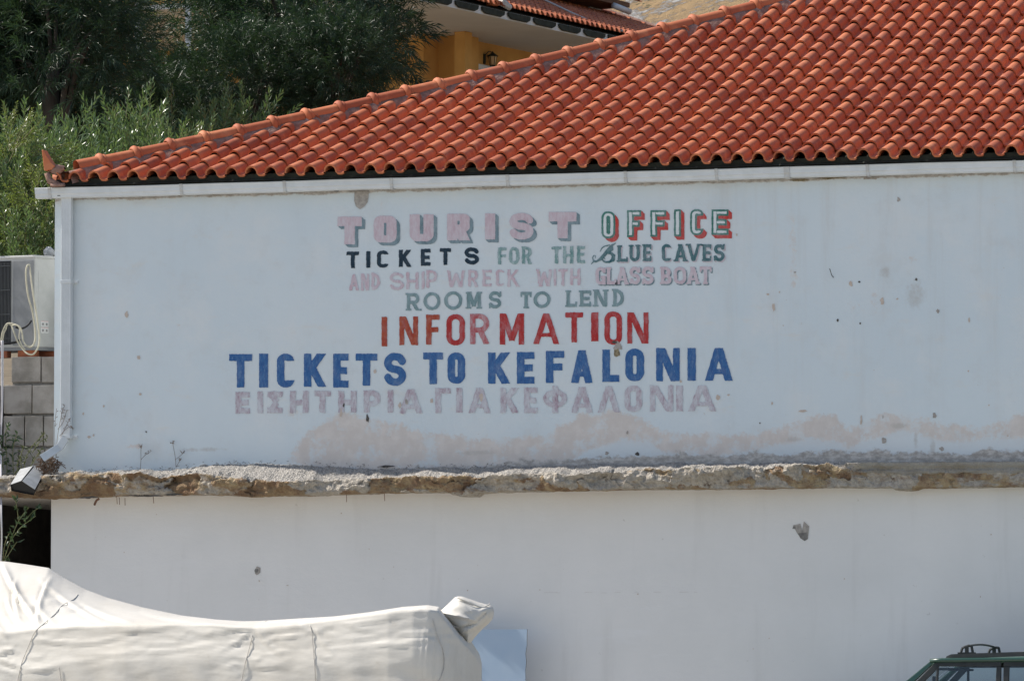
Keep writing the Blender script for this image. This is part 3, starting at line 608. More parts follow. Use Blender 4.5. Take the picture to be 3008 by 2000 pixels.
# ------------------------------------------------------------------ tiled roof
def tile_profile(cw, hh):
    """one roman tile across its width: barrel then pan; returns (u, h)"""
    p = [(.63*cw*(.5-.5*math.cos(math.pi*i/10)), hh*math.sin(math.pi*i/10)**.92) for i in range(11)]
    return p + [(.67*cw, -.10*hh), (.74*cw, -.16*hh), (.90*cw, -.17*hh), (.97*cw, -.10*hh), (1.0*cw, .0)]
def tile_field(edge_len, depth, gauge, cw, hh, hfun, place, phase=0.0, thick=.016, lift=.033, jit=1.0, seed=1, inside=None):
    """rows of overlapping tiles; place(u along eave, t plan distance, h above roof) -> world"""
    rr = random.Random(seed); prof = tile_profile(cw, hh); n = len(prof); V, F, A = [], [], []
    nc = int(edge_len/cw)+2; nr = int(depth/gauge)+1
    for r in range(nr):
        for c in range(-1, nc):
            u0 = phase+c*cw; t0 = r*gauge
            if inside and not inside(u0+cw*.5, t0+gauge*.5): continue
            va = rr.random(); du = rr.uniform(-.003, .003)*jit; dt = rr.uniform(-.007, .007)*jit-(0 if r else .0); dl = rr.uniform(-.003, .004)*jit; sk = rr.uniform(-.006, .006)*jit
            b = len(V); t1 = t0+gauge+.055
            for (u, h) in prof:                                             # butt outer, top outer, butt inner
                V.append(place(u0+u+du, t0+dt, h+lift+dl)); 
            for (u, h) in prof:
                uu = u if u > .7*cw else .315*cw+(u-.315*cw)*.93
                V.append(place(u0+uu+du+sk, t1, h*.94))
            cx_ = .315*cw
            for (u, h) in prof:
                V.append(place(u0+(cx_+(u-cx_)*.82 if u < .64*cw else u)+du, t0+dt+.004, (h*.80 if u < .64*cw else h-thick)+lift+dl-.004))
            for (u, h) in prof:
                V.append(place(u0+(cx_+(u-cx_)*.80 if u < .64*cw else u)+du+sk, t1, (h*.76 if u < .64*cw else h-thick)))
            A += [va]*(4*n)
            for i in range(n-1):
                F.append((b+i, b+i+1, b+n+i+1, b+n+i)); F.append((b+2*n+i, b+2*n+i+1, b+i+1, b+i))
                if r == 0: F.append((b+2*n+i+1, b+2*n+i, b+3*n+i, b+3*n+i+1))
    return V, F, A
def slope_n(t): d = RA+2*RB*t; l = math.hypot(1, d); return -d/l, 1/l
def place_front(u, t, h):
    ny, nz = slope_n(t); return (X0+u, EY+t+ny*h, roofh(t)+nz*h)
def place_left(u, t, h):
    ny, nz = slope_n(t); return (X0+t+ny*h, EY+SPAN-u, roofh(t)+nz*h)
def clip_mesh(V, F, A, planes):
    bm = bmesh.new(); lay = bm.verts.layers.float.new('vary')
    vs = [bm.verts.new(p) for p in V]
    for v, a in zip(vs, A): v[lay] = a
    for f in F: bm.faces.new([vs[i] for i in f])
    for co_, no in planes:
        bmesh.ops.bisect_plane(bm, geom=bm.verts[:]+bm.edges[:]+bm.faces[:], dist=1e-5, plane_co=co_, plane_no=no, clear_outer=True)
    return bm
def bm_obj(bm, name, mats, parent, off, angle=40):
    bmesh.ops.translate(bm, verts=bm.verts, vec=-off); me = bpy.data.meshes.new(name); bm.to_mesh(me); bm.free()
    for m in (mats if isinstance(mats, list) else [mats]): me.materials.append(m)
    me.polygons.foreach_set('use_smooth', np.ones(len(me.polygons), dtype=bool)); me.set_sharp_from_angle(angle=R(angle))
    o = bpy.data.objects.new(name, me); COL.objects.link(o); o.parent = parent; return o
OFF = Vector(office.location)
ap_ = at(1165/5.23+1400, 490, EY); phase = ((ap_.x-X0-.315*TW) % TW)-TW
HH = .070*SC
V1, F1, A1 = tile_field(SPAN, SPAN/2+.3, TL, TW, HH, None, place_front, phase, seed=3, inside=lambda u, t: u-t > -.35 and (SPAN-u)-t > -.35)
bm = clip_mesh(V1, F1, A1, [((X0+.10, EY, 0), (-1, 1, 0)), ((X0+SPAN-.10, EY, 0), (1, 1, 0))])
roof = bm_obj(bm, 'roof', M['tile'], office, OFF); roof['label'] = 'front slope of curved terracotta roof tiles'
V1, F1, A1 = tile_field(SPAN, SPAN/2+.3, TL, TW, HH, None, place_left, .03, seed=5, inside=lambda u, t: u-t > -.35 and (SPAN-u)-t > -.35)
bm = clip_mesh(V1, F1, A1, [((X0, EY+.10, 0), (1, -1, 0)), ((X0, EY+SPAN-.10, 0), (1, 1, 0))])
rs = bm_obj(bm, 'roof_side', M['tile'], office, OFF); rs['label'] = 'side slope of the terracotta roof turned away'
mb = MB(); ts = np.linspace(0, SPAN/2, 12)                                  # boarding under the tiles, with back and right slopes
for k in range(4):
    rws = []
    for t in ts:
        a = [(X0+t, EY+t), (X0+SPAN-t, EY+t), (X0+SPAN-t, EY+SPAN-t), (X0+t, EY+SPAN-t)]
        p, q = a[k], a[(k+1) % 4]; rws.append([(p[0], p[1], roofh(t)-(.03 if k in (0, 3) else -.02)), (q[0], q[1], roofh(t)-(.03 if k in (0, 3) else -.02))])
    mb.grid(rws, 0 if k in (0, 3) else 1)
mb.build('roof_deck', [M['dark'], M['tile']], office)
mb = MB()                                                                  # dark eaves board
mb.box((X0+SPAN/2, EY+.075, ZG+.0), (SPAN-.1, .03, .16)); mb.box((X0+.075, EY+SPAN/2, ZG), (.03, SPAN-.1, .16))
mb.box((X0+SPAN/2+.02, .06, zt_wall+.025), (SPAN-.3, .3, .07))
mb.build('eaves_board', M['dark'], office)
# hip: mortar bed, half-round ridge tiles with collars, broken corner tile
def hip_pt(s, h=0, side=0):                                                # s = plan distance along x from the corner
    return Vector((X0+s+side*.7071, EY+s-side*.7071, roofh(s)+h))
mb = MB(); rws = []; vr = []
smax = SPAN/2
for s_ in np.arange(.12, smax, .045):
    rws.append([hip_pt(s_, -.02, sd_*1.0) + Vector((mnoise.noise(Vector((s_*6, sd_, 1)))*.012, 0, mnoise.noise(Vector((s_*9, sd_*4, 3)))*.012)) + Vector((0, 0, hz)) for sd_, hz in ((.16, -.03), (.125, .03), (.095, .075), (.07, .10), (-.07, .10), (-.095, .075), (-.125, .03), (-.16, -.03))])
mb.grid(rws); mb.build('hip_mortar', M['mortar'], office, smooth=True)
ridge_px = [287, 394, 499, 602, 704, 805, 902, 1001, 1097, 1195]
def hip_s_of(px):
    lo, hi = 0, 7
    for _ in range(40):
        mid = (lo+hi)/2; p = hip_pt(mid, .13)-CAM; q = 1504+FPX*p.dot(RR)/p.dot(FW)
        lo, hi = (mid, hi) if q < px else (lo, mid)
    return lo
s_first, s_last = hip_s_of(287), hip_s_of(1939); gauge = (s_last-s_first)/17
rp = empty('hip_ridge', (0, 0, 0)); rp.parent = office; rp.location = (X0-OFF.x, EY, ZG)
V, F, A = [], [], []
def half_ring(s, rad, hz):
    p = hip_pt(s, hz); side = Vector((.7071, -.7071, 0)); d = RA+2*RB*s; up = Vector((-d*.7071, -d*.7071, 1.414)).normalized()
    return [p+side*(rad*math.cos(a))+up*(rad*math.sin(a)) for a in [R(-25)+R(230)*i/14 for i in range(15)]]
k = -1; ridge_tiles = []
while True:
    sa = s_first+gauge*k; sb = sa+gauge
    if sb > smax-.02: break
    sa = max(sa, .20); jz = random.uniform(-.004, .004); va = random.random()
    prof = [(sa-.004, .074), (sa+.0, .084), (sa+.010, .096), (sa+.022, .100), (sa+.034, .093), (sa+.040, .076), (sa+.046, .082), (sa+.056, .080), (sa+.062, .069), (sb-.02, .065), (sb+.03, .064)] if k >= 0 else [(sa, .074), (sb+.03, .069)]
    m2 = MB(); m2.grid([half_ring(s, r_, (.092+jz)) for s, r_ in prof])
    b = len(V); V += m2.v; F += [tuple(i+b for i in f) for f in m2.f]; A += [va]*len(m2.v)
    k += 1
mesh('ridge_tiles', V, F, M['tile'], rp, True, attrs={'vary': A}, angle=50)
M['palemortar'] = simple('pale mortar', (.36, .28, .26), (.27, .19, .18), 30, .95)
for k in range(26):                                                        # blobs of mortar at the collars
    s_ = s_first+gauge*k
    if s_ > smax: break
    mb = MB(); n_ = 9; a_ = [hip_pt(s_+random.uniform(-.012, .0), .085-.009*j, .068+.005*j)+Vector((0, -.002, 0)) for j in range(n_)]; b_ = [hip_pt(s_+random.uniform(.02, .04), .085-.009*j, .068+.005*j)+Vector((0, -.002, 0)) for j in range(n_)]
    mb.grid([a_, [p.lerp(q, .5)+Vector((.003, -.008, random.uniform(-.004, .006))) for p, q in zip(a_, b_)], b_]); mb.build('collar_mortar', M['palemortar'], rp, True)
c0 = at(142, 470, EY-.02)                                                  # upright corner horn
mb = MB()
def P2(px, py, y=0): return at(px, py, EY-.05+y)
out = [P2(129, 502), P2(126, 470), P2(122, 441), P2(127, 440), P2(137, 458), P2(150, 478), P2(161, 488), P2(152, 498)]
mb.prism(out, (0, .11, 0)); mb.build('corner_tile', M['tile'], office, bevel=.006)
mb = MB(); rws = []
for i in range(9):
    t = i/8; c = at(150+40*t, 503-9*t, EY+.02); r_ = .05*math.sin(math.pi*(.18+.72*t))
    rws.append([c+Vector((0, math.cos(a)*r_*1.4, math.sin(a)*r_*1.0))+Vector((0, 0, mnoise.noise(Vector((t*5, a, 2)))*.012)) for a in [2*math.pi*j/12 for j in range(12)]])
mb.grid(rws, closed=True); mb.build('corner_mortar', M['mortar'], office, smooth=True)
mb = MB(); mb.tube([at(138, 508, EY-.02), at(146, 532, EY), at(175, 542, EY)], [.03, .035, .02], 8); mb.tube([at(150, 545, EY-.02), at(190, 543, EY-.02)], [.022, .018], 8)
mb.build('broken_tile', M['mortar'], office, smooth=True)

# ------------------------------------------------------------------ gutter and downpipe
gxa = at(102, 560, -.15).x; gxb = XRIGHT+.25
gp = [(-.045, ZG-.002), (-.045, ZG-.098), (-.118, ZG-.098), (-.131, ZG-.092), (-.134, ZG-.070), (-.135, ZG-.064), (-.146, ZG-.058), (-.149, ZG-.016), (-.156, ZG-.012), (-.157, ZG-.002), (-.153, ZG+.002), (-.147, ZG), (-.142, ZG-.03), (-.128, ZG-.085), (-.053, ZG-.09), (-.053, ZG-.002)]
mb = MB(); npf = len(gp); GN = 40
rws = [[(gxa+(gxb-gxa)*i/GN, y, z+.004*math.sin(i*1.7)*(.4 if i else 0)-.002*math.sin(i*.5)) for y, z in gp] for i in range(GN+1)]
mb.grid(rws, closed=True); mb.add([(gxa, y, z) for y, z in gp[:12]], [tuple(range(12))])
gut = mb.build('gutter', M['gutter'], office, smooth=True, angle=25); gut['label'] = 'white plastic eaves gutter'
M['clip'] = simple('weathered clip', (.55, .56, .555), (.48, .475, .46), 20, .5)
for px in (145, 532, 835, 1149, 1490, 1837, 2104, 2311, 2548, 2980):
    x = at(px, 540, -.15).x; wd = .03 if px != 2311 else .055
    m2 = MB(); sec = [(y-.008 if y < -.1 else y, z-.006 if z < ZG-.09 else z+.002) for y, z in gp[1:11]]
    m2.grid([[(x-wd/2, y, z) for y, z in sec], [(x+wd/2, y, z) for y, z in sec]])
    m2.add([(x-wd/2, y, z) for y, z in sec]+[(x-wd/2, y+.009, z) for y, z in sec], [(i, i+1, 11+i, 10+i) for i in range(9)])
    m2.add([(x+wd/2, y, z) for y, z in sec]+[(x+wd/2, y+.009, z) for y, z in sec], [(i+1, i, 10+i, 11+i) for i in range(9)])
    m2.box((x, -.151, ZG+.002), (wd*.8, .014, .004))
    m2.build('gutter_clip', M['clip'], gut)
def rectpipe(mbx, path, hw, hd, side):
    rws = []; k = len(path)
    for i, p in enumerate(path):
        t = (Vector(path[min(i+1, k-1)])-Vector(path[max(i-1, 0)])).normalized(); f = side.cross(t).normalized(); p = Vector(p)
        sh = [(-1, -1), (-.96, -1.06), (.96, -1.06), (1, -1), (1.0, 1), (-1.0, 1)]
        rws.append([p+side*(a*hw)+f*(b*hd) for a, b in sh])
    mbx.grid(rws, closed=True); return rws
dx = at(196, 900, -.06).x; mb = MB(); side = Vector((1, 0, 0)); hw = (at(210.5, 900, -.06).x-at(182, 900, -.06).x)/2
zc_ = at(196, 1295, -.06).z; zend = at(123, 1348, -.10).z; xend = at(123, 1348, -.12).x
r1 = rectpipe(mb, [(dx, -.058, ZG-.09), (dx, -.058, zc_+.03)], hw, .032, side)
for i in range(5): x = dx-hw+.012+i*.016; mb.box((x, -.0925, (ZG+zc_)/2), (.004, .003, ZG-zc_-.2))
dp_ = mb.build('downpipe', M['gutter'], office, smooth=True, angle=25); dp_['label'] = 'white ribbed downpipe at the wall corner'
mb = MB(); fd = Vector((-.35, -.9, 0)).normalized()
e0 = Vector((dx-.005, -.062, zc_+.03)); e1 = Vector((dx-.03, -.075, zc_-.015)); e2 = at(176, 1313, -.085); e3 = at(124, 1346, -.30)
yv = Vector((.25, -.97, 0)).normalized()
rr_ = rectpipe(mb, [e0, e1, e2, e3], .040, .036, Vector((.30, -.95, 0)).normalized())
mb.build('outlet', M['gutter'], dp_, smooth=True, angle=25)
mb = MB(); tdir = (e3-e2).normalized(); mb.add([p+tdir*.003 for p in rr_[-1]], [(0, 1, 2, 3, 4, 5)])
mb.build('outlet_mouth', M['black'], dp_)
for py in (828, 1003+110, 1283):
    if py == 1113: continue
    z = at(196, py, -.06).z; mb = MB(); mb.box((dx, -.06, z), (2*hw+.012, .076, .032)); mb.box((dx+hw+.025, -.012, z), (.055, .012, .028)); mb.box((dx+hw+.035, -.021, z), (.01, .006, .01))
    mb.build('pipe_clamp', M['gutter'], dp_, bevel=.002)

# ================================================================== ground, bank and hill
def terrain_z(x, y):
    if y < 3.6: return -max(0, min(1, (-y-12)/25))*.9
    z = 4.45+.04*(min(y, 15)-3.6)
    if y > 15: z += .10*(min(y, 62)-15)
    if y > 62: z += .42*(y-62)
    return z
M['ground'] = simple('pale concrete yard', (.36, .34, .30), (.44, .41, .36), .6, .95, .3, 12)
def hill_material():
    m, n, b = newmat('dry hillside'); v = coords(n)
    c = mixc(n, ramp(n, noise(n, v, .5, 6, .7), .35, .65), (.52, .35, .17), (.40, .27, .14))
    c = mixc(n, ramp(n, noise(n, v, 2.2, 6, .75), .55, .68), c, (.50, .36, .20))
    rk = ramp(n, noise(n, v, 1.0, 8, .78), .50, .57)
    c = mixc(n, rk, c, mixc(n, ramp(n, noise(n, v, 3.5, 5, .7), .4, .6), (.60, .58, .56), (.38, .37, .36)))
    c = mixc(n, ramp(n, noise(n, v, 1.6, 5), .63, .70), c, (.10, .11, .045))
    n.links.new(c, b.inputs['Base Color']); b.inputs['Roughness'].default_value = .95
    bump(n, b, math2(n, 'ADD', noise(n, v, 3, 8, .75), math2(n, 'MULTIPLY', rk, .6)), 1, .5); return m
M['hill'] = hill_material()
M['soil'] = simple('bank soil', (.10, .08, .05), (.17, .135, .09), 4, .95, .6, 20)
gxs = np.concatenate([np.linspace(-400, -30, 10), np.linspace(-26, 30, 20), np.linspace(40, 400, 10)])
gys = np.concatenate([np.linspace(-300, -60, 8), np.linspace(-50, 2, 27)])
mb = MB(); mb.grid([[(x, y, terrain_z(x, min(y, 2))) for x in gxs] for y in gys])
mb.grid([[(x, 2.0, 0), (x, 3.59, 0.0)] for x in (-400, 400)])
tag(mb.build('ground', M['ground'], None, True), kind='structure')
gys = np.concatenate([[3.6, 6, 10, 15, 18, 22, 28, 36], np.linspace(44, 420, 48)]); gxs = np.concatenate([np.linspace(-300, -40, 14), np.linspace(-34, 60, 42), np.linspace(68, 400, 18)])
mb = MB(); hv = []
for y in gys: hv.append([(x, y, terrain_z(x, y)+(mnoise.noise(Vector((x*.05, y*.05, 2)))*3+mnoise.noise(Vector((x*.25, y*.25, 5)))*1.0)*min(1, max(0, (y-64)/40))) for x in gxs])
mb.grid(hv); hill = tag(mb.build('hillside', [M['hill'], M['soil']], None, True), kind='structure')
hill.data.polygons.foreach_set('material_index', [1 if p.center.y < 48 else 0 for p in hill.data.polygons])

# ================================================================== left edge: passage, block wall, air conditioner, pipes
M['cblock'] = simple('concrete blocks', (.22, .20, .175), (.36, .33, .30), 5, .95, .6, 50, lo=.3, hi=.7)
M['cmortar'] = simple('block joints', (.20, .19, .175), (.27, .255, .235), 20, .95)
bank = MB()
ps = at(-160, 1440, 0).x
bank.box((ps-3, 1.9, 2.2), (6, 3.4, 4.5)); bank.box(((ps+XL)/2, 3.45, 1.55), (XL-ps, .12, 3.2)); bank.box(((ps+XL)/2, 2.4, 3.92), (XL-ps-.01, 2.4, .98))
tag(bank.build('retaining_wall', simple('shaded stone', (.035, .032, .028), (.06, .052, .045), 6, .95, .6, 15)), 'retaining wall coloured dark as shade, closing the narrow passage beside the building', 'wall')  # the dark stone colour stands in for the shade of the passage
bw = empty('block_wall', (at(80, 1250, .75).x, .75, ZL+.2), 'grey concrete block wall carrying the air conditioner beside the white building', 'wall')
bz0 = at(80, 1432, .7).z; course = [(1400, 1432+30), (1315, 1396), (1220, 1311), (1125+4, 1216), (1046, 1124)]
BX = [(8, 120, 175), (-60, 42, 140, 200), (22, 72, 127, 190), (12, 94, 180), (32, 122, 180)]
BX = [(-60, 30, 100, 175), (-60, 55, 130, 190), (8, 72, 127, 190), (10, 94, 180), (32, 120, 180)]
for (ya, yb_), xs_ in zip(course, BX):
    for xa, xb in zip(xs_[:-1], xs_[1:]):
        p, q = at(xa+1.5, yb_-1, .62), at(xb-1.5, ya+1, .62); m2 = MB(); dy = random.uniform(-.008, .008)
        m2.box(((p.x+q.x)/2, .62+.1+dy, (p.z+q.z)/2), (q.x-p.x, .2, q.z-p.z)); m2.build('concrete_block', M['cblock'], bw, bevel=.008)
p, q = at(36, 1450, .66), at(172, 1050, .66); m2 = MB(); m2.box(((p.x+q.x)/2, .74, (p.z+q.z)/2), (q.x-p.x, .17, q.z-p.z)); m2.build('joint_mortar', M['cmortar'], bw)
# air conditioner
AZ0, AZ1 = at(80, 1030, .7).z, at(80, 752, .7).z
corner = at(102, 890, .62); corner.z = AZ0
fr = (RT*-.80 + FH*.60); sr = (RT*.60+FH*.80)                               # along the grille face (to the left, away), along the end panel
fr = (RT*-.93 + FH*.37).normalized(); sr = (RT*.78+FH*.626).normalized()
ac = empty('air_conditioner', corner, 'pale grey outdoor air conditioner unit standing on the block wall', 'air conditioner')
M['acpaint'] = simple('light grey enamel', (.43, .43, .41), (.50, .495, .475), 5, .45, spec=.45)
M['acgrey_shade'] = simple('grey enamel', (.20, .205, .21), (.25, .255, .26), 5, .5)  # on the front panel this darker grey paints the shade of that face
H = AZ1-AZ0; Lf, Ls = .92, .40
def acp(a, b_, z): return corner+fr*a+sr*b_+Vector((0, 0, z))
m2 = MB(); m2.prism([acp(0, 0, .03), acp(Lf, 0, .03), acp(Lf, Ls, .03), acp(0, Ls, .03)], (0, 0, H-.05))
m2.build('casing', M['acpaint'], ac, bevel=.012)
nf = fr.cross(Vector((0, 0, 1))).normalized(); nf = nf if nf.dot(FH) < 0 else -nf
ns = sr.cross(Vector((0, 0, 1))).normalized(); ns = ns if ns.dot(FH) < 0 else -ns
m2 = MB(); m2.prism([acp(-.012, -.012, H-.03)+nf*.0, acp(Lf, -.012, H-.03), acp(Lf, Ls, H-.03), acp(-.012, Ls, H-.03)], (0, 0, .03)); m2.build('lid', M['acpaint'], ac, bevel=.01)
m2 = MB(); m2.prism([acp(.005, 0, .0)-nf*.005, acp(Lf, 0, 0)-nf*.005, acp(Lf, Ls, 0), acp(.01, Ls, 0)], (0, 0, .035)); m2.build('base_tray', M['acgrey_shade'], ac)
m2 = MB(); m2.prism([acp(.012, 0, .05)+nf*.002, acp(.235, 0, .05)+nf*.002, acp(.235, 0, H-.05)+nf*.002, acp(.012, 0, H-.05)+nf*.002], nf*.008); m2.build('front_panel', M['acgrey_shade'], ac, bevel=.003)
m2 = MB(); m2.prism([acp(.26, 0, .06)+nf*.001, acp(.88, 0, .06)+nf*.001, acp(.88, 0, H-.05)+nf*.001, acp(.26, 0, H-.05)+nf*.001], nf*.006); gr = m2.build('grille', M['black'], ac)
m2 = MB()
for i in range(40): a = .265+.0155*i; m2.box(acp(a, 0, H/2)+nf*.012, (.004, .006, H-.13), (fr, nf, Vector((0, 0, 1))))
for i in range(4): m2.box(acp(.57, 0, .12+i*(H-.22)/3)+nf*.017, (.62, .005, .006), (fr, nf, Vector((0, 0, 1))))
m2.build('grille_bars', simple('grey wire', (.10, .105, .11), None, rough=.6), gr)
m2 = MB(); m2.box(acp(0, .19, H*.50)+ns*.001, (.30, .004, H*.70), (sr, ns, Vector((0, 0, 1)))); m2.build('end_panel', M['acpaint'], ac, bevel=.002)
stk = MB(); pz = H-.83*(H)
for i in range(2):
    for j in range(2):
        c = acp(0, .095+.045*i, .20+.062*j)+ns*.0045; stk.box(c, (.040, .001, .056), (sr, ns, Vector((0, 0, 1)))); stk.box(c+ns*.0008-Vector((0, 0, .004)), (.026, .001, .030), (sr, ns, Vector((0, 0, 1))), 1); stk.box(c+ns*.0008+Vector((0, 0, .0245)), (.038, .001, .003), (sr, ns, Vector((0, 0, 1))), 2); stk.box(c+ns*.0016-Vector((0, 0, .002)), (.010, .0008, .018), (sr, ns, Vector((0, 0, 1))), 3)
stk.build('warning_sticker', [simple('sticker white', (.75, .74, .72)), simple('sticker grey', (.42, .41, .40)), simple('sticker red', (.55, .12, .10)), simple('sticker ink', (.16, .16, .16))], ac)
m2 = MB()
for a, b_ in ((.06, .06), (.70, .06), (.06, .30), (.70, .30)): m2.box(acp(a+.07, b_, -.035), (.20, .10, .07), (fr, nf, Vector((0, 0, 1))))
brk = simple('red brick', (.34, .11, .05), (.25, .085, .045), 12, .95, .4, 40)
for i, (a, b_) in enumerate(((.05, .07), (.36, .07), (.70, .07), (.05, .30), (.70, .30))):
    b0 = MB(); b0.box(acp(a+.08, b_, -.033), (.19, .10, .066), (fr, nf, Vector((0, 0, 1)))); o = b0.build('brick', brk, None, bevel=.004)
    tag(o, ['red brick under the front corner of the air conditioner', 'red brick under the middle of the air conditioner grille', 'red brick under the far left of the air conditioner', 'broken red brick at the back of the air conditioner by the white wall', 'red brick behind the far left of the air conditioner'][i], 'brick', 'bricks propping up the air conditioner')
hosem = simple('cream hose', (.50, .47, .36), (.42, .39, .29), 20, .6)
def hp6(pts, y0=.30): return [at(a/2.85, 700+b/2.85, y) for a, b, *e in pts for y in [e[0] if e else y0]]
m2 = MB()
m2.tube(smooth_path(hp6([(246, 222, .50), (228, 230, .48), (217, 285, .46), (224, 400, .45), (240, 500, .44), (268, 600, .44), (286, 700, .42), (296, 790, .40), (292, 860, .38), (262, 908, .36), (225, 902, .36), (195, 860, .38), (186, 800, .40), (168, 745, .42), (120, 722, .42), (70, 712, .42), (40, 740, .42), (18, 800, .42), (8, 870, .42)])), .0085, 8)
m2.tube(smooth_path(hp6([(246, 222, .50), (256, 300, .46), (268, 400, .44), (286, 520, .42), (306, 640, .40), (322, 760, .38), (330, 850, .36), (315, 920, .34), (280, 968, .34), (240, 970, .34), (200, 940, .36), (150, 868, .38), (118, 790, .40), (98, 735, .42), (66, 716, .42), (48, 760, .42), (30, 800, .42), (14, 900, .42)])), .0085, 8)
m2.tube(smooth_path(hp6([(100, 730, .40), (140, 725, .38), (165, 760, .37), (160, 830, .37), (185, 900, .36), (210, 930, .36)])), .006, 8)
tag(m2.build('hose', hosem, None, True), 'cream drain hose looped over the corner of the air conditioner', 'hose')
m2 = MB(); m2.tube(smooth_path(hp6([(0, 885, .40), (60, 880, .42), (130, 870, .45), (170, 850, .5)])), .012, 8); m2.tube(smooth_path(hp6([(130, 745, .42), (180, 755, .45), (230, 730, .5), (262, 690, .55)])), .010, 7)
tag(m2.build('cable', M['black'], None, True), 'black insulated cable running under the air conditioner', 'cable')
m2 = MB(); m2.tube(smooth_path([at(5, 1000, .35), at(5, 1150, .33), at(3, 1330, .30), at(4, 1500, -.32), at(5, 1600, -.32), at(-2, 1730, -.30), at(-6, 1900, -.3)]), .009, 8); m2.tube(smooth_path([at(9, 1000, .36), at(8, 1180, .34), at(0, 1330, .30)]), .006, 8)
tag(m2.build('pipe', simple('white pvc', (.52, .50, .52), None, rough=.5), None, True), 'thin white pipe hanging down the far left edge past the ledge', 'pipe')
m2 = MB(); rws = []
c = at(144, 742, 1.0)
for i in range(9):
    th = math.pi*i/8; rws.append([c+Vector((math.sin(th)*math.cos(a)*.055, math.sin(th)*math.sin(a)*.055, math.cos(th)*.055))*(1+.22*mnoise.noise(Vector((math.cos(a)*3, math.sin(a)*3, th*4)))) for a in [2*math.pi*j/14 for j in range(14)]])
m2.grid(rws, closed=True)
tag(m2.build('plastic_bag', simple('cloudy plastic', (.42, .43, .44), (.30, .31, .32), 30, .35), None), 'crumpled cloudy plastic bag lying on top of the air conditioner', 'bag')
# loose piece of gutter lying under the downpipe outlet
def g7(a, b_, y): return at(a/3.135, 1250+b_/3.135, y)
m2 = MB()
A0, B0, C0, D0 = g7(97, 540, -.50), g7(195, 505, -.52), g7(205, 508, -.52), g7(322, 585, -.50)
A1, B1, C1, D1 = g7(185, 400, -.10), g7(300, 372, -.12), g7(320, 372, -.12), g7(410, 420, -.10)
A2, D2 = g7(104, 600, -.47), g7(308, 640, -.47); A3, D3 = g7(190, 450, -.08), g7(405, 460, -.08)
m2.add([A0, B0, B1, A1], [(0, 1, 2, 3)]); m2.add([C0, D0, D1, C1], [(0, 1, 2, 3)]); m2.add([A1, A3, D3, D1, C1, B1], [(0, 1, 2, 3, 4, 5)])
o = m2.build('gutter_piece', simple('shaded gutter plastic', (.33, .34, .35), (.42, .43, .44), 9, .5)); sm_ = o.modifiers.new('Solidify', 'SOLIDIFY'); sm_.thickness = .004; sm_.offset = -1  # darker than the other gutter plastic: the shade it lies in is painted
tag(o, 'loose upturned piece of white gutter lying below the downpipe outlet', 'gutter piece')
m2 = MB(); m2.add([A0, A1, A3, A2], [(0, 1, 2, 3)]); m2.add([D0, D2, D3, D1], [(0, 1, 2, 3)]); m2.add([A2, A3, D3, D2], [(0, 1, 2, 3)]); m2.build('inner_side', M['black'], o)
c = [A0+Vector((.004, .02, -.002)), B0+Vector((0, .02, -.002)), C0+Vector((0, .02, -.004)), D0+Vector((-.004, .02, -.003)), D2+Vector((-.004, .02, .004)), A2+Vector((.004, .02, .004))]
m2 = MB(); m2.add(c, [(0, 1, 2, 3, 4, 5)]); i_ = m2.build('open_end', M['black'], o)
# light blue board leaning on the wall
m2 = MB(); bt = at(1390, 1848, -.30).z; bl, br_ = at(1250, 1900, -.3).x, at(1549, 1850, -.3).x
edge = [(br_, bt)]
for i in range(1, 26): edge.append((br_-.016*(i/25)-random.choice([0, 0, .004, .010])*random.random(), bt-1.9*i/25))
pts = [(bl, bt-1.9), (bl, bt)]+edge
tilt = lambda x, z: Vector((x, -.30-(bt-z)*.10, z))
pv = [tilt(x, z) for x, z in pts]; m2.prism(pv, (0, .016, 0), 0); m2.f[0:0]; 
m2.m = [0 if len(f) > 4 else 1 for f in m2.f]
tag(m2.build('board', [simple('pale blue paint', (.34, .44, .56), (.37, .465, .575), 3, .6), simple('board edge', (.16, .14, .12), (.25, .22, .18), 40, .9)]), 'pale blue board with chipped edge leaning against the lower wall', 'board')

# ================================================================== covered boat
M['tarp'] = None
def tarp_material():
    m, n, b = newmat('cream tarpaulin'); v = coords(n); vs = coords(n, (1, 1, 3))
    c = mixc(n, ramp(n, noise(n, v, 1.4, 6, .65), .35, .7), (.60, .575, .525), (.54, .51, .455))
    c = mixc(n, ramp(n, noise(n, v, 7, 6, .7), .60, .78, 0, .5), c, (.42, .37, .30))
    n.links.new(c, b.inputs['Base Color']); b.inputs['Roughness'].default_value = .62; b.inputs['Specular IOR Level'].default_value = .3
    h = math2(n, 'ADD', math2(n, 'MULTIPLY', noise(n, vs, 2.6, 3, .5), 1.0), math2(n, 'MULTIPLY', noise(n, v, 14, 4, .55), .22)); bump(n, b, h, .22, .03)
    return m
M['tarp'] = tarp_material()
BD = 46.0                                                                  # distance of the boat's middle line
def bdep(px): return BD-.00135*(px-650)                                     # the stern swings towards the camera
def bpt(px, py, off): return atd(px, py, bdep(px)) - FH*off                       # off: towards the camera
rid = [(-700, 1905), (-420, 1860), (-200, 1760), (-60, 1675), (0, 1649), (20, 1650), (77, 1658), (147, 1669), (191, 1698), (255, 1732), (319, 1756), (421, 1784), (536, 1808), (638, 1820), (714, 1825), (765, 1824), (893, 1816), (982, 1811), (1084, 1799), (1186, 1783), (1256, 1778), (1290, 1783), (1320, 1815), (1350, 1850), (1385, 1885), (1408, 1920), (1417, 1955)]
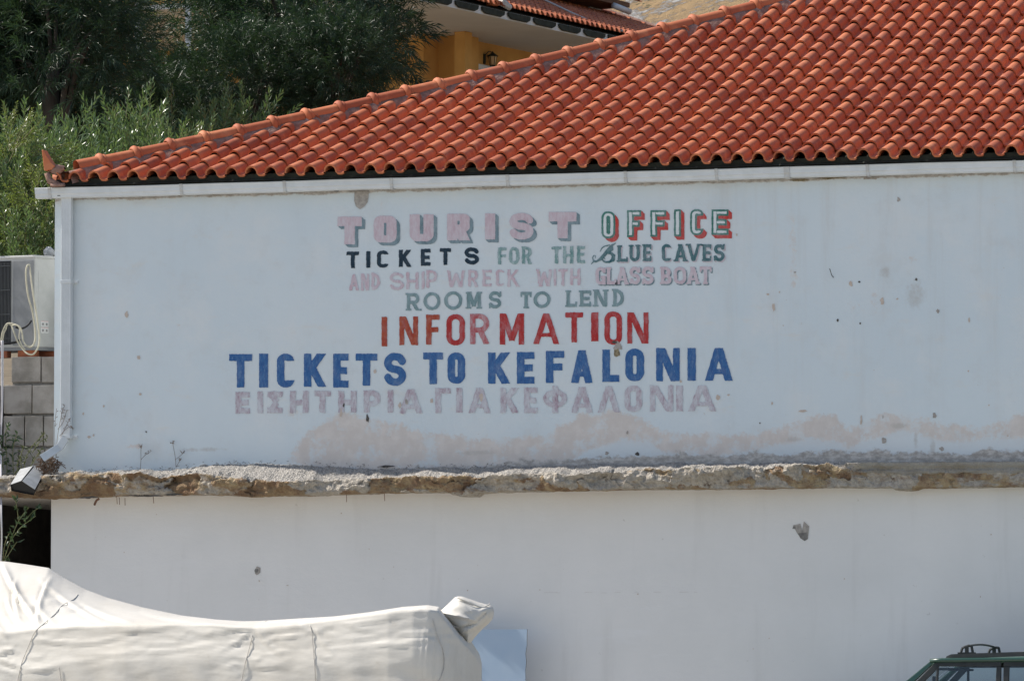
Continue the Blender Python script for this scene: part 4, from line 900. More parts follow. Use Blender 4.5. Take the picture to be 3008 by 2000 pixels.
gun = [(-700, 1935), (-420, 1920), (-200, 1900), (-60, 1872), (0, 1862), (77, 1860), (147, 1852), (191, 1850), (255, 1846), (319, 1843), (421, 1840), (536, 1838), (638, 1838), (714, 1845), (765, 1847), (893, 1838), (982, 1826), (1084, 1812), (1186, 1799), (1256, 1796), (1290, 1800), (1320, 1840), (1350, 1880), (1385, 1915), (1408, 1945), (1417, 1970)]
bea = [(-700, .05), (-420, .55), (-200, .85), (0, 1.0), (400, 1.08), (900, 1.08), (1050, 1.075), (1150, 1.06), (1220, 1.03), (1265, .99), (1300, .92), (1332, .79), (1370, .55), (1400, .28), (1417, .03)]
I1 = lambda tab, x: float(np.interp(x, [a for a, _ in tab], [b for _, b in tab]))
pxs = list(np.arange(-700, -120, 12))+list(np.arange(-120, 1280, 4.5))+list(np.arange(1280, 1418, 3)); NQ = 100
creases = [((420, 1800), (640, 1832), .012), ((330, 1860), (560, 1842), .014), ((200, 1900), (420, 1870), .016), ((820, 1880), (1010, 1840), .012), ((960, 1900), (1200, 1850), .010), ((660, 1920), (760, 1856), .012), ((770, 1856), (850, 1930), .012), ((940, 1850), (1000, 1930), .010), ((120, 1760), (200, 1846), .016), ((40, 1760), (110, 1850), .02), ((-20, 1930), (90, 1905), .02), ((1100, 1900), (1280, 1880), .012), ((1010, 1835), (1130, 1860), .010), ((430, 1900), (620, 1880), .012), ((10, 1655), (150, 1840), .040), ((120, 1700), (330, 1835), .018), ((160, 1690), (140, 1850), .02), ((560, 1862), (765, 1850), .016), ((600, 1880), (930, 1848), .012), ((640, 1845), (930, 1856), .014), ((240, 1770), (420, 1835), .02), ((60, 1700), (90, 1830), .02), ((-90, 1700), (60, 1880), .03), ((20, 1930), (130, 1965), .02), ((920, 1850), (1250, 1805), .012), ((250, 1930), (700, 1895), .012), ((1250, 1900), (900, 1920), .010)]
rr = random.Random(17)                                                     # gathers along the ties and small tension folds
for (cx0, cy0, cx1, cy1, n_) in ((770, 1850, 732, 1990, 10), (930, 1855, 942, 1990, 8), (140, 1850, 92, 1990, 9), (1268, 1800, 1306, 1900, 6), (205, 1770, 140, 1850, 7)):
    for k in range(n_):
        t = rr.random(); px_, py_ = cx0+(cx1-cx0)*t, cy0+(cy1-cy0)*t; sg = rr.choice((-1, 1)); l_ = rr.uniform(40, 150); creases.append(((px_, py_), (px_+sg*l_, py_+rr.uniform(-22, 14)), rr.uniform(.005, .013)))
for k in range(26):
    px_ = rr.uniform(-60, 1250); py_ = I1(gun, px_)+rr.uniform(6, 130); l_ = rr.uniform(50, 190); creases.append(((px_, py_), (px_+l_, py_+rr.uniform(-24, 12)), rr.uniform(.004, .011)))
def tarp_side(s_):
    q = np.linspace(0, 1, NQ)[None, :]; PX = np.array(pxs)[:, None]+0*q
    pr_, pg, bb = (np.array([I1(t, x) for x in pxs])[:, None] for t in (rid, gun, bea))
    low = 2330; ua = np.clip(q/.30, 0, 1); ub = np.clip((q-.30)/.70, 0, 1); top_ = q < .30
    off = np.where(top_, bb*ua, bb+(.10*np.sin(np.minimum(1, ub*2.6)*math.pi*.5)*np.minimum(1, bb/.4)-.22*ub*ub)*np.minimum(1, bb))
    PY = np.where(top_, pr_+(pg-pr_)*ua**1.25, pg+(low-pg)*ub)
    wr = np.array([[mnoise.noise(Vector((x*.006, y*.02, 1)))*.012+mnoise.noise(Vector((x*.017, y*.05, 4)))*.0035 for x, y in zip(rx_, ry_)] for rx_, ry_ in zip(PX, PY)])
    sag = np.where(PY > pg, -.014*np.sin(math.pi*np.clip((PY-pg)/110, 0, 1)), 0)
    do = np.zeros_like(PX)
    for a, b_, h in creases:
        vx, vy = b_[0]-a[0], b_[1]-a[1]; L2 = vx*vx+vy*vy; t = np.clip(((PX-a[0])*vx+(PY-a[1])*vy)/L2, 0, 1); bow = 9*np.sin(t*math.pi)
        d = ((PX-a[0])*-vy+(PY-a[1])*vx)/math.sqrt(L2)-bow; d = np.where((t <= 0) | (t >= 1), 99, d)
        prof_ = np.where(d < 0, np.exp(-(d/9.0)**2), np.exp(-(d/3.6)**2))-.55*np.exp(-((d-7)/5.0)**2)
        do += (h*.55 if a[1] > I1(gun, a[0])-5 else h)*prof_*np.sin(math.pi*t)**.8
    do += np.where(PX > 1225, .004*np.sin(PX*.33+PY*.022+1.9*np.sin(PY*.017)+1.3*np.sin(PX*.07))*np.clip((PY-1840)/60, 0, 1)*np.clip((PX-1225)/40, 0, 1), 0)
    do += .006*np.sin(PX*.055+np.sin(PY*.03)*1.2)*np.clip((PY-1935)/60, 0, 1)
    off2 = off+(wr+sag+(do if s_ > 0 else 0))*np.minimum(1, bb*1.5)*(q > .02)
    out_ = []
    for i, x in enumerate(pxs):
        base = atd(x, 1000, bdep(x)); out_.append([Vector((base.x-FH.x*s_*off2[i, j], base.y-FH.y*s_*off2[i, j], CAM.z+(2121.35-PY[i, j])/FPX*bdep(x)+(do[i, j]*.5 if s_ > 0 and q[0, j] > .02 else 0))) for j in range(NQ)])
    return out_
near, far = tarp_side(1), tarp_side(-1)
rowsB = [f_[:0:-1]+n__ for f_, n__ in zip(far, near)]
bctr = bpt(500, 2300, 0); bctr.z = 0
boat = empty('covered_boat', bctr, 'boat shrouded in a wrinkled cream tarpaulin parked before the building', 'boat')
mb = MB(); mb.grid(rowsB); tarp = mb.build('tarpaulin', M['tarp'], boat, True)
ropem = simple('grey cord', (.44, .42, .39), (.50, .48, .45), 30, .8)
def surf(px, py):                                                          # nearest point of the near side of the cover
    bi = min(range(len(pxs)), key=lambda i: abs(pxs[i]-px)); best = None
    for p in rowsB[bi][NQ-1:]:
        d = p-CAM; y = 1000-FPX*d.dot(UU)/d.dot(FW); e = abs(y-py)
        if best is None or e < best[0]: best = (e, p)
    return best[1]-FH*.009
def z7(a, b_): return (a/1.474, 1600+b_/1.474)
for pts in ([(357, 212), (340, 240), (300, 258), (280, 300), (240, 340), (205, 370), (180, 430), (150, 510), (133, 590), (120, 700)], [(1330, 322), (1355, 335), (1372, 370), (1378, 430), (1385, 500), (1390, 590), (1392, 700)], [(1160, 328), (1130, 367), (1112, 440), (1092, 520), (1078, 590), (1060, 700)], [(1868, 270), (1885, 330), (1905, 400), (1922, 440), (1928, 460)], [(1928, 460), (1932, 520), (1920, 560), (1900, 600)], [(310, 530), (315, 565), (320, 600)]):
    dense = smooth_path([Vector((*z7(*p), 0)) for p in pts], 5); m2 = MB(); sp_ = [surf(p.x, p.y) for p in dense]
    for _ in range(6): sp_ = [sp_[0]]+[(sp_[i-1]+sp_[i]*2+sp_[i+1])*.25 for i in range(1, len(sp_)-1)]+[sp_[-1]]
    m2.tube(sp_, .0030, 6)
    m2.build('lashing_cord', ropem, boat, True)
# outboard motor under its own wrapped cover at the stern
def m8(a, b_): return (1100+a/4.718, 1700+b_/4.718)
outl = [m8(*p) for p in ((885, 462), (960, 400), (1040, 325), (1110, 255), (1150, 240), (1215, 240), (1300, 270), (1440, 318), (1560, 352), (1610, 362), (1640, 390), (1658, 440), (1652, 500), (1640, 545), (1590, 610), (1520, 670), (1440, 750), (1385, 815), (1340, 880), (1290, 935), (1240, 890), (1180, 815), (1110, 745), (1040, 670), (970, 590), (915, 520))]
mc = m8(1330, 520); m2 = MB()
MD = bdep(1330)-.35
def mring(k, off, sx=0, sy=0): return [atd(mc[0]+(x-mc[0])*k+sx, mc[1]+(y-mc[1])*k+sy, MD)-FH*off for x, y in outl]
rws = []
def sgd(px, py, a, b_):
    vx, vy = b_[0]-a[0], b_[1]-a[1]; t = max(0, min(1, ((px-a[0])*vx+(py-a[1])*vy)/(vx*vx+vy*vy))); return math.hypot(px-a[0]-t*vx, py-a[1]-t*vy), t
mcre = [((905, 490), (1180, 690), -.030, 16), ((1180, 690), (1400, 620), -.030, 14), ((1400, 620), (1590, 430), -.022, 14), ((980, 470), (1420, 590), .024, 22), ((1190, 760), (1560, 600), .022, 20), ((1130, 285), (1440, 400), -.034, 20), ((1440, 400), (1600, 375), -.02, 14), ((1110, 255), (1460, 360), .016, 12), ((920, 470), (1120, 300), .016, 16), ((1210, 830), (1500, 640), -.018, 14), ((1500, 400), (1600, 560), .016, 18), ((1250, 700), (1200, 840), .014, 12), ((1000, 540), (1200, 500), .012, 14), ((1250, 460), (1420, 440), .012, 12)]
def moff(x, y):
    a_, b_ = (x-1100)*4.718, (y-1700)*4.718; o_ = 0
    for p, q, h, w_ in mcre:
        d, t = sgd(a_, b_, p, q); o_ += h*math.exp(-(d/w_)**2)*math.sin(math.pi*(.1+.8*t))
    return o_
outl = [(a_[0]+(b_[0]-a_[0])*t, a_[1]+(b_[1]-a_[1])*t) for a_, b_ in zip(outl, outl[1:]+outl[:1]) for t in (0, .34, .67)]
for k, off in ((.02, -.26), (.35, -.25), (.7, -.21), (.92, -.10), (1.0, 0)): rws.append(mring(k, off))
for k in (.99, .97, .94, .90, .85, .79, .72, .65, .57, .49, .41, .33, .25, .17, .09, .02):
    dn_ = (1-k); off = .245*min(1, (1-k**3))**.6; rg = []
    for x, y in outl:
        X_, Y_ = mc[0]+(x-mc[0])*k-6*dn_, mc[1]+(y-mc[1])*k+7*dn_; p = atd(X_, Y_, MD)-FH*(off+moff(X_, Y_)); rg.append(p-FH*(.014*mnoise.noise(Vector((p.x*9, p.z*16, 2)))))
    rws.append(rg)
m2.grid(rws, closed=True); moto = m2.build('motor_cover', M['tarp'], boat, True, angle=60)
def msurf(a, b_, dep=.21): x, y = m8(a, b_); return atd(x, y, MD)-FH*dep
for pts, r_ in (([(1150, 265), (1250, 300), (1360, 350), (1440, 385), (1510, 395), (1560, 372), (1600, 350)], .006), ([(905, 490), (1000, 585), (1080, 650), (1180, 672), (1260, 660), (1340, 650), (1400, 610), (1470, 565), (1540, 480), (1600, 420)], .0035), ([(1250, 680), (1210, 745), (1180, 800)], .003)):
    m2 = MB(); dn = smooth_path([Vector((a, b_, 0)) for a, b_ in pts], 5); cen = Vector((1270, 540, 0))
    m2.tube([msurf(p.x, p.y, .215-.13*min(1.2, ((p-cen).length/380)**2)+.012) for p in dn], r_, 6); m2.build('seam', M['tarp'] if r_ > .005 else ropem, moto, True)
m2 = MB(); cs = [msurf(a, b_, .20) for a, b_ in ((1436, 430), (1450, 440), (1452, 480), (1444, 510), (1434, 490))]; m2.add(cs, [tuple(range(5))]); m2.build('tear', M['hole'], moto)
# trailer that carries it (below the frame)
m2 = MB(); zz = .55
def low(px, so_, z): p = bpt(px, 2100, so_); p.z = z; return p
for so_ in (-.5, .5): m2.tube([low(-300, so_, zz), low(1300, so_, zz)], .05, 8)
m2.tube([low(700, -.5, zz), low(700, .5, zz)], .05, 8)
m2.build('trailer_frame', M['acgrey_shade'], boat)
for so_ in (-.8, .8):
    p = low(750, so_, .33); m2 = MB(); m2.tube([p-FH*.10, p+FH*.10], .33, 24); m2.build('trailer_wheel', M['black'], boat)

# ================================================================== green car
M['carpaint'] = simple('dark green car paint', (.010, .052, .034), None, rough=.32, spec=.5, coat=.6)
M['cartrim'] = simple('black car trim', (.018, .022, .022), (.03, .034, .034), 12, rough=.55)
M['carroof_sunlit'] = simple('sunlit green roof', (.06, .13, .105), (.12, .18, .16), 14, rough=.38, coat=.3)  # lighter copy of the car paint, with sunlight on the roof painted in
M['carglass'] = glass_material('car glass', (.93, .97, .97), .0)
CDIST = 50.5; csc = CDIST/FPX
yaw = R(-16); CX = (RT*math.cos(yaw) + FH*math.sin(yaw)); CY = (FH*math.cos(yaw) - RT*math.sin(yaw))    # rearwards, far side
c0 = atd(2727, 1938, CDIST); cz = c0.z; CO = Vector((c0.x, c0.y, 0))
def K(x, y, z): return CO+CX*x+CY*y+Vector((0, 0, z))
def cpx(px, py): return ((px-2727)*csc/math.cos(yaw), cz-(py-1938)*csc)                  # photo -> (x rearwards, z)
car = empty('parked_car', CO, 'dark green estate car with black roof rack at the right edge', 'car')
def c5(a, b_): return cpx(2550+a/5.15, 1820+b_/5.15)
HWC = .68                                                                  # half width at the roof
def side_pt(x, z, s): return K(x, .78+s*(HWC+max(0, (cz-z))*.14), z)
ax0, az0 = c5(560, 927); wslope = (c0.z-az0)/(-ax0)
zbelt = cz-.42; xbase = -(.42)/wslope
RL = 2.25                                                                  # roof length
roofc = [(-.012, -.012), (.05, .018), (.18, .036), (.5, .052), (1.0, .060), (1.6, .056), (2.1, .040), (RL, .0)]
m2 = MB(); rws = []
for x, dz in roofc:
    rws.append([K(x, .78+s*HWC, cz+dz-.050*abs(s)**4-.006) for s in np.linspace(-1, 1, 17)])
m2.grid(rws); rf = m2.build('roof', M['carroof_sunlit'], car, True); sm_ = rf.modifiers.new('Solidify', 'SOLIDIFY'); sm_.thickness = .02; sm_.offset = 1
for s in (-1, 1):
    def sp(x, z, o=0): return side_pt(x, z, s)+CY*(s*o)
    m2 = MB()                                                              # drip rail above the doors
    m2.tube([sp(-.005, cz-.006), sp(.1, cz+.000), sp(1.0, cz+.006), sp(RL, cz-.02)], .020, 8); m2.build('roof_rail_moulding', M['carpaint'], car, True)
    def panel(poly, mat, name, par, th=.03, o=0.0):
        m3 = MB(); m3.prism([sp(x, z, o-th if s > 0 else o-th) for x, z in poly], CY*(s*th)); return m3.build(name, mat, par, bevel=.006)
    panel([(xbase-.03, zbelt), (-.012, cz-.012), (.030, cz-.020), (xbase+.09, zbelt)], M['carpaint'], 'windscreen_pillar', car, .05)
    xbp0, _ = c5(1885, 700); xbp1, _ = c5(1955, 700); xc0, _ = c5(1990, 700); xc1, _ = c5(2075, 700)
    zf = c5(0, 700)[1]; zh = c5(0, 628)[1]
    fdoor = panel([(.045, zh), (xbp1, zh+.004), (xbp1, zf), (.075, zf)], M['cartrim'], 'front_door_frame', car, .03)
    panel([(xbp0, zf), (xbp1, zf), (xbp1, zbelt), (xbp0-.01, zbelt)], M['cartrim'], 'door_pillar', fdoor, .03)
    xa_, za_ = c5(870, 927); panel([(.045, zh), (.080, zf), (xbase+.20, zbelt), (xbase+.12, zbelt)], M['cartrim'], 'front_door_edge', fdoor, .03)
    xq = c5(1020, 720)[0]; panel([(xq-.012, zf), (xq+.010, zf), (xq-.004, zbelt), (xq-.03, zbelt)], M['cartrim'], 'quarter_light_bar', fdoor, .02)
    panel([(.078, zf+.004), (xbp0, zf+.004), (xbp0-.008, zbelt), (xbase+.19, zbelt)], M['carglass'], 'front_window', fdoor, .004, -.008)
    rdoor = panel([(xc0, zh+.004), (1.30, zh), (1.30, zf), (xc0, zf)], M['cartrim'], 'rear_door_frame', car, .03)
    panel([(xc0, zf), (xc1, zf), (xc1, zbelt), (xc0, zbelt)], M['cartrim'], 'door_pillar', rdoor, .03)
    panel([(1.22, zf), (1.30, zf), (1.30, zbelt), (1.25, zbelt)], M['cartrim'], 'door_pillar', rdoor, .03)
    panel([(xc1, zf+.004), (1.22, zf+.004), (1.25, zbelt), (xc1, zbelt)], M['carglass'], 'rear_window', rdoor, .004, -.008)
    panel([(1.34, zf+.004), (RL-.1, zf), (RL-.02, zbelt), (1.34, zbelt)], M['carglass'], 'cargo_window', car, .004, -.008)
    panel([(1.30, zh), (RL, zh), (RL, zf), (1.30, zf)], M['carpaint'], 'roof_side', car, .03); panel([(RL-.09, zf), (RL, zf), (RL+.06, zbelt), (RL-.02, zbelt)], M['carpaint'], 'tail_pillar', car, .03)
    # body side below the windows with wheel arches
    FRX, TAIL = -1.55, RL+.12; wc = (-.95, 1.55); wr = .37; zb0 = .42
    poly = [(FRX, .85), (xbase-.05, zbelt-.03), (TAIL, zbelt), (TAIL, .5), (wc[1]+wr+.05, zb0)]
    for cxw in (wc[1], wc[0]):
        poly += [(cxw+(wr+.05)*math.cos(a), .36+(wr+.05)*math.sin(a)) for a in [R(10)+R(160)*i/10 for i in range(11)]]
        if cxw == wc[1]: poly += [(cxw-wr-.05, zb0-.03), (wc[0]+wr+.05, zb0-.03)]
    poly += [(FRX, .48)]
    m3 = MB(); m3.prism([K(x, .78+s*.84-(.03*s), z) for x, z in poly], CY*(s*.03)); bs_ = m3.build('body_side', M['carpaint'], car, bevel=.01)
    m3 = MB(); m3.box(K(.30, .78+s*.862, .93), (.14, .02, .025), (CX, CY, Vector((0, 0, 1)))); m3.build('door_handle', M['cartrim'], bs_)
    for cxw in wc:
        m3 = MB(); p = K(cxw, .78+s*.70, .35); m3.tube([p-CY*.11, p-CY*.10, p+CY*.10, p+CY*.11], [.30, .35, .35, .30], 28); wh = m3.build('wheel', M['black'], car, True, angle=40)
        m3 = MB(); q = p+CY*(s*.112); m3.tube([q, q+CY*(s*.012)], [.21, .17], 20); m3.build('rim', M['gutter'], wh)
    m3 = MB(); m3.box(K(xbase+.14, .78+s*.86, zbelt+.07), (.10, .22, .15), (CX, CY, Vector((0, 0, 1)))); m3.build('wing_mirror', M['cartrim'], car, bevel=.02)
    # rack rail on the roof
    rz = lambda x: cz+float(np.interp(x, [a for a, _ in roofc], [b for _, b in roofc]))-.012
    m3 = MB(); xa_ = c5(1105, 540)[0]
    pts = [(xa_, .002), (xa_+.02, .030), (xa_+.06, .042), (.35, .040), (.8, .040), (1.5, .040), (RL-.25, .03)]
    m3.grid([[K(x, .78+s*(HWC-.055)+t*.03, rz(x)-.012+(h+.0 if k in (1, 2) else 0)) for k, t in ((0, -1), (1, -.8), (2, .8), (3, 1))] for x, h in pts]); m3.build('rack_rail', M['cartrim'], car, True, angle=35)
    m3 = MB(); xf0, xf1 = c5(1340, 0)[0], c5(1520, 0)[0]; zt = c5(0, 388)[1]; zb_r = c5(0, 500)[1]; yy = .78+s*(HWC-.055)
    m3.tube([K(xf0, yy, zb_r), K(xf0+.015, yy, zb_r+.045), K(xf0+.045, yy, zt-.008), K(xf0+.075, yy, zt), K(xf0+.10, yy, zt-.004), K(xf1-.012, yy, zb_r+.06), K(xf1, yy, zb_r)], .012, 8)
    m3.box(K((xf0+xf1)/2, yy, (zb_r+zt)/2), (.03, .03, zt-zb_r-.01), (CX, CY, Vector((0, 0, 1)))); m3.box(K((xf0+xf1)/2, yy, zb_r-.002), (xf1-xf0+.05, .035, .02), (CX, CY, Vector((0, 0, 1)))); m3.build('rack_foot', M['cartrim'], car, True, angle=35)
m3 = MB(); xf = c5(1460, 0)[0]; ztop = c5(0, 388)[1]                     # bowed cross bar between the two feet
bp = [K(xf, .78+t*(HWC-.055), ztop-.004+.020*(1-t*t)) for t in np.linspace(-1, 1, 9)]
m3.grid([[p+Vector((0, 0, h)) + CX*a for a, h in ((-.03, 0), (0, .010), (.03, 0), (0, -.008))] for p in bp], closed=True); m3.build('cross_bar', M['cartrim'], car, True)
m3 = MB(); m3.grid([[K(-.005+.0, .78+t*(HWC-.01), cz-.02), K(xbase, .78+t*(HWC+.06), zbelt)] for t in np.linspace(-1, 1, 9)]); m3.build('windscreen', M['carglass'], car, True)
m3 = MB(); m3.grid([[K(FRX, .78+t*.80, .86), K(xbase, .78+t*.82, zbelt-.01)] for t in np.linspace(-1, 1, 9)]); m3.build('bonnet', M['carpaint'], car, True)
m3 = MB(); m3.box(K(FRX+.02, .78, .68), (.06, 1.62, .36), (CX, CY, Vector((0, 0, 1)))); m3.build('front_panel', M['carpaint'], car, bevel=.02)
for s in (-1, 1): m3 = MB(); m3.box(K(FRX-.012, .78+s*.62, .74), (.02, .22, .14), (CX, CY, Vector((0, 0, 1)))); m3.build('headlight', M['gutter'], car, bevel=.01)
m3 = MB(); m3.box(K(FRX-.05, .78, .50), (.12, 1.66, .16), (CX, CY, Vector((0, 0, 1)))); m3.build('bumper', M['cartrim'], car, bevel=.03)
m3 = MB(); m3.box(K(RL+.10, .78, .95), (.05, 1.62, .95), (CX, CY, Vector((0, 0, 1)))); m3.build('tailgate', M['carpaint'], car, bevel=.02)
m3 = MB(); m3.box(K(.45, .78, .40), (3.6, 1.5, .10), (CX, CY, Vector((0, 0, 1)))); m3.build('floor_pan', M['black'], car)
seatm = simple('grey blue seat cloth', (.05, .06, .075), (.07, .08, .095), 20, .9)
for sx in (.42, 1.30):
    for s in (-1, 1):
        m3 = MB(); m3.box(K(sx+.10, .78+s*.38, .95), (.14, .48, .62), (CX, CY, Vector((0, 0, 1)))); m3.box(K(sx-.15, .78+s*.38, .66), (.5, .48, .14), (CX, CY, Vector((0, 0, 1)))); st_ = m3.build('seat', seatm, car, bevel=.05, seg=3)
        m3 = MB(); m3.box(K(sx+.14, .78+s*.38, 1.36), (.09, .26, .18), (CX, CY, Vector((0, 0, 1)))); m3.build('headrest', seatm, st_, bevel=.035, seg=3)
m3 = MB(); m3.box(K(-.10, .78, cz-.17), (.02, .22, .07), (CX, CY, Vector((0, 0, 1)))); m3.build('rear_view_mirror', M['cartrim'], car, bevel=.008)
for s in (-1, 1): m3 = MB(); m3.box(K(.06, .78+s*.36, cz-.075), (.16, .40, .02), (CX, CY, Vector((0, 0, 1)))); m3.build('sun_visor', seatm, car, bevel=.006)

# ================================================================== yellow house on the hill
HA = R(61); HE = RT*math.cos(HA)+FH*math.sin(HA); HN = RT*math.sin(HA)-FH*math.cos(HA)
HD = 115.0; P0 = atd(1366, 114, HD); ZS = P0.z; OE = 1.55*HD/80             # soffit height, overhang
def Hh(u, o, z): return Vector((P0.x, P0.y, 0))+HE*u+HN*o+Vector((0, 0, z))
def hpx(px, py, o=0.0):
    p = at_plane(px, py, P0+HN*o, HN); q = p-P0; return q.dot(HE), p.z
M['ochre'] = simple('ochre render', (.60, .33, .10), (.53, .285, .085), 1.5, .9, .2, 30)
M['soffit'] = simple('white soffit', (.64, .63, .61), (.69, .68, .66), .8, .9, .2, 20)
M['frame'] = simple('white frame', (.62, .64, .66), None, rough=.5)
house = empty('yellow_house', (P0.x, P0.y, terrain_z(0, P0.y)), 'ochre yellow house with white soffits and tiled roofs behind the tourist office', 'building')
UE = hpx(2200, 213, OE)[0]; ZB = terrain_z(0, P0.y)-1.5; HBACK = 13.0
m2 = MB(); m2.prism([Hh(0, 0, ZB), Hh(UE-OE, 0, ZB), Hh(UE-OE, -HBACK, ZB), Hh(0, -HBACK, ZB)], (0, 0, ZS-ZB)); hw_ = m2.build('wall', M['ochre'], house)
pc = atd(1366, 92, HD); pc = CAM+(pc-CAM)*((ZS-CAM.z)/(pc.z-CAM.z)); oC = (pc-P0).dot(HN); uC = (pc-P0).dot(HE)
def block(u0, u1, o0, o1, z0, z1, nm, mat, par):
    m3 = MB(); m3.prism([Hh(u0, o0, z0), Hh(u1, o0, z0), Hh(u1, o1, z0), Hh(u0, o1, z0)], (0, 0, z1-z0)); return m3.build(nm, mat, par)
block(uC, uC+.28, oC, oC-.24, ZB, ZS-.004, 'corner_post', M['ochre'], hw_)
block(uC+.5, .0, oC-.3, oC-1.5, ZB, ZS-.004, 'recess_wall', M['ochre'], hw_)
block(uC-.1, uC+.9, oC-.90, oC-9, ZB, ZS-.004, 'porch_wall', M['ochre'], hw_)
for px_ in (403, 553, 930):
    p = atd(px_, 100, 109); m3 = MB(); m3.prism([p+RT*a+FH*b_+Vector((0, 0, ZB-p.z)) for a, b_ in ((-.06, 0), (.06, 0), (.06, .12), (-.06, .12))], (0, 0, ZS-ZB-.004)); m3.build('white_post', M['frame'], house)
US = hpx(1215, -10, OE)[0]-1
m2 = MB(); m2.prism([Hh(US, OE, ZS), Hh(UE, OE, ZS), Hh(UE, -HBACK, ZS), Hh(US, -HBACK, ZS)], (0, 0, .16)); m2.build('soffit', M['soffit'], house)
# tiled lower roof
HR = .36; zr = ZS+.22; place_h = lambda u, t, h: tuple(Hh(u+US, OE+.12-t-h*.34, zr+HR*t+h*.94))
V1, F1, A1 = tile_field(UE-US, 6.2, .36, .21, .075, None, place_h, 0, seed=11, lift=.03)
hr = mesh('lower_roof', V1, F1, M['tile'], house, True, attrs={'vary': A1}, angle=40)
m2 = MB(); m2.grid([[Hh(US, OE-.05, zr-.14), Hh(UE, OE-.05, zr-.14)], [Hh(US, OE-.05, zr-.03), Hh(UE, OE-.05, zr-.03)], [Hh(US, OE-6.2, zr+HR*6.15-.04), Hh(UE, OE-6.2, zr+HR*6.15-.04)]]); m2.build('roof_boarding', M['dark'], hr)
for i in range(int((UE-US)/1.05)):
    u = US+.5+i*1.05; m2 = MB(); m2.prism([Hh(u+.1, OE+.05, ZS+.02), Hh(u+.72, OE+.05, ZS+.02), Hh(u+.86, OE+.05, ZS+.07), Hh(u+.88, OE+.05, ZS+.15), Hh(u-.05, OE+.05, ZS+.15), Hh(u-.03, OE+.05, ZS+.07)], HN*-.045)
    m2.build('eaves_bracket', M['dark'], hr, bevel=.02)
m2 = MB(); m2.tube([Hh(UE-.02, OE-t, zr+HR*t+.06) for t in np.linspace(0, 6, 18)], .09, 8); m2.build('verge_tiles', M['mortar'], hr, True)
# upper storey
def roof_off(px, py):
    lo, hi = -6, OE
    for _ in range(50):
        m_ = (lo+hi)/2
        if hpx(px, py, m_)[1] > zr+HR*(OE+.12-m_): hi = m_
        else: lo = m_
    return m_
oU = roof_off(1752, 36); uU = hpx(1755, 36, oU)[0]
m2 = MB(); m2.prism([Hh(US, oU, ZS+.1), Hh(uU, oU, ZS+.1), Hh(uU, oU-7, ZS+.1), Hh(US, oU-7, ZS+.1)], (0, 0, 3.4)); up = m2.build('upper_wall', M['ochre'], house)
oV = oU+.75; uV, zV = hpx(1850, 16, oV)
m2 = MB(); m2.prism([Hh(US-.5, oV, zV-.05), Hh(uV, oV, zV-.05), Hh(uV, oU-8, zV-.05), Hh(US-.5, oU-8, zV-.05)], (0, 0, .10)); m2.build('upper_soffit', simple('brown boards', (.13, .07, .04), (.18, .10, .06), 4, .9), up)
place_u = lambda u, t, h: tuple(Hh(u+US-.5, oV+.1-t-h*.34, zV+.10+HR*t+h*.94))
V1, F1, A1 = tile_field(uV-US+.5, 4.2, .36, .21, .075, None, place_u, 0, seed=12, lift=.03); mesh('upper_roof', V1, F1, M['tile'], house, True, attrs={'vary': A1}, angle=40)
uw, zw = hpx(1758, 32, oU+.02); m2 = MB(); m2.box(Hh(uw-.2, oU+.03, zw-.1), (.5, .06, .5), (HE, HN, Vector((0, 0, 1)))); m2.build('white_plinth', M['frame'], up)
ug, zg_ = hpx(1823, 27, oV); m2 = MB(); m2.tube([Hh(ug-.35, oV+.02, zg_+.03), Hh(ug+.35, oV+.02, zg_-.02)], .07, 8); m2.build('gutter_end', M['gutter'], up, True)
m2 = MB(); pa = [atd(x, y, HD+1) for x, y in ((1585, -6), (1640, 20), (1700, 48), (1760, 72), (1830, 92))]; pa = smooth_path(pa); m2.tube(pa, .022, 6)
tag(m2.build('overhead_wire', simple('grey wire sheath', (.42, .42, .42), None, rough=.6), None, True), 'pale grey wire sagging over the lower roof of the yellow house', 'wire')
# chimney like pot on the lower roof, lantern and lintel
oc = roof_off(1447, 10); uc, zc2 = hpx(1447, 10, oc); m2 = MB(); m2.tube([Hh(uc, oc, zc2-.05), Hh(uc, oc, zc2+.10), Hh(uc, oc, zc2+.30)], [.13, .11, .10], 10); m2.build('vent_pot', M['tile'], hr, True)
m2 = MB(); m2.tube([Hh(uc+.2, oc+.06, zc2+.06), Hh(uc+.42, oc+.16, zc2-.06)], [.09, .06], 8); m2.build('vent_mortar', simple('pale cement', (.55, .53, .50), (.42, .40, .37), 20, .9), hr)
lu, lz = hpx(1430, 176, 0); m2 = MB(); Z = Vector((0, 0, 1)); AX = (HE, HN, Z)
lamp = empty('wall_lantern', Hh(lu, 0, lz), 'black wall lantern with amber glass on the ochre wall of the yellow house', 'lantern')
m2 = MB(); m2.box(Hh(lu-.18, .02, lz+.0), (.10, .04, .30), AX); m2.tube(smooth_path([Hh(lu-.18, .03, lz+.10), Hh(lu-.12, .14, lz+.22), Hh(lu, .20, lz+.20)]), .015, 6); m2.build('bracket', M['dark'], lamp)
m2 = MB(); m2.grid([[Hh(lu+math.cos(a)*r_, .20+math.sin(a)*r_, lz+z_) for a in [R(60)*j for j in range(6)]] for r_, z_ in ((.01, .24), (.03, .20), (.17, .10), (.16, .08), (.0, .08))], closed=True); m2.build('lantern_cap', M['dark'], lamp)
m2 = MB(); m2.grid([[Hh(lu+math.cos(a)*r_, .20+math.sin(a)*r_, lz+z_) for a in [R(60)*j for j in range(6)]] for r_, z_ in ((.125, .08), (.085, -.18))], closed=True); m2.build('lantern_glass', simple('amber glass', (.60, .42, .22), None, rough=.2), lamp)
m2 = MB()
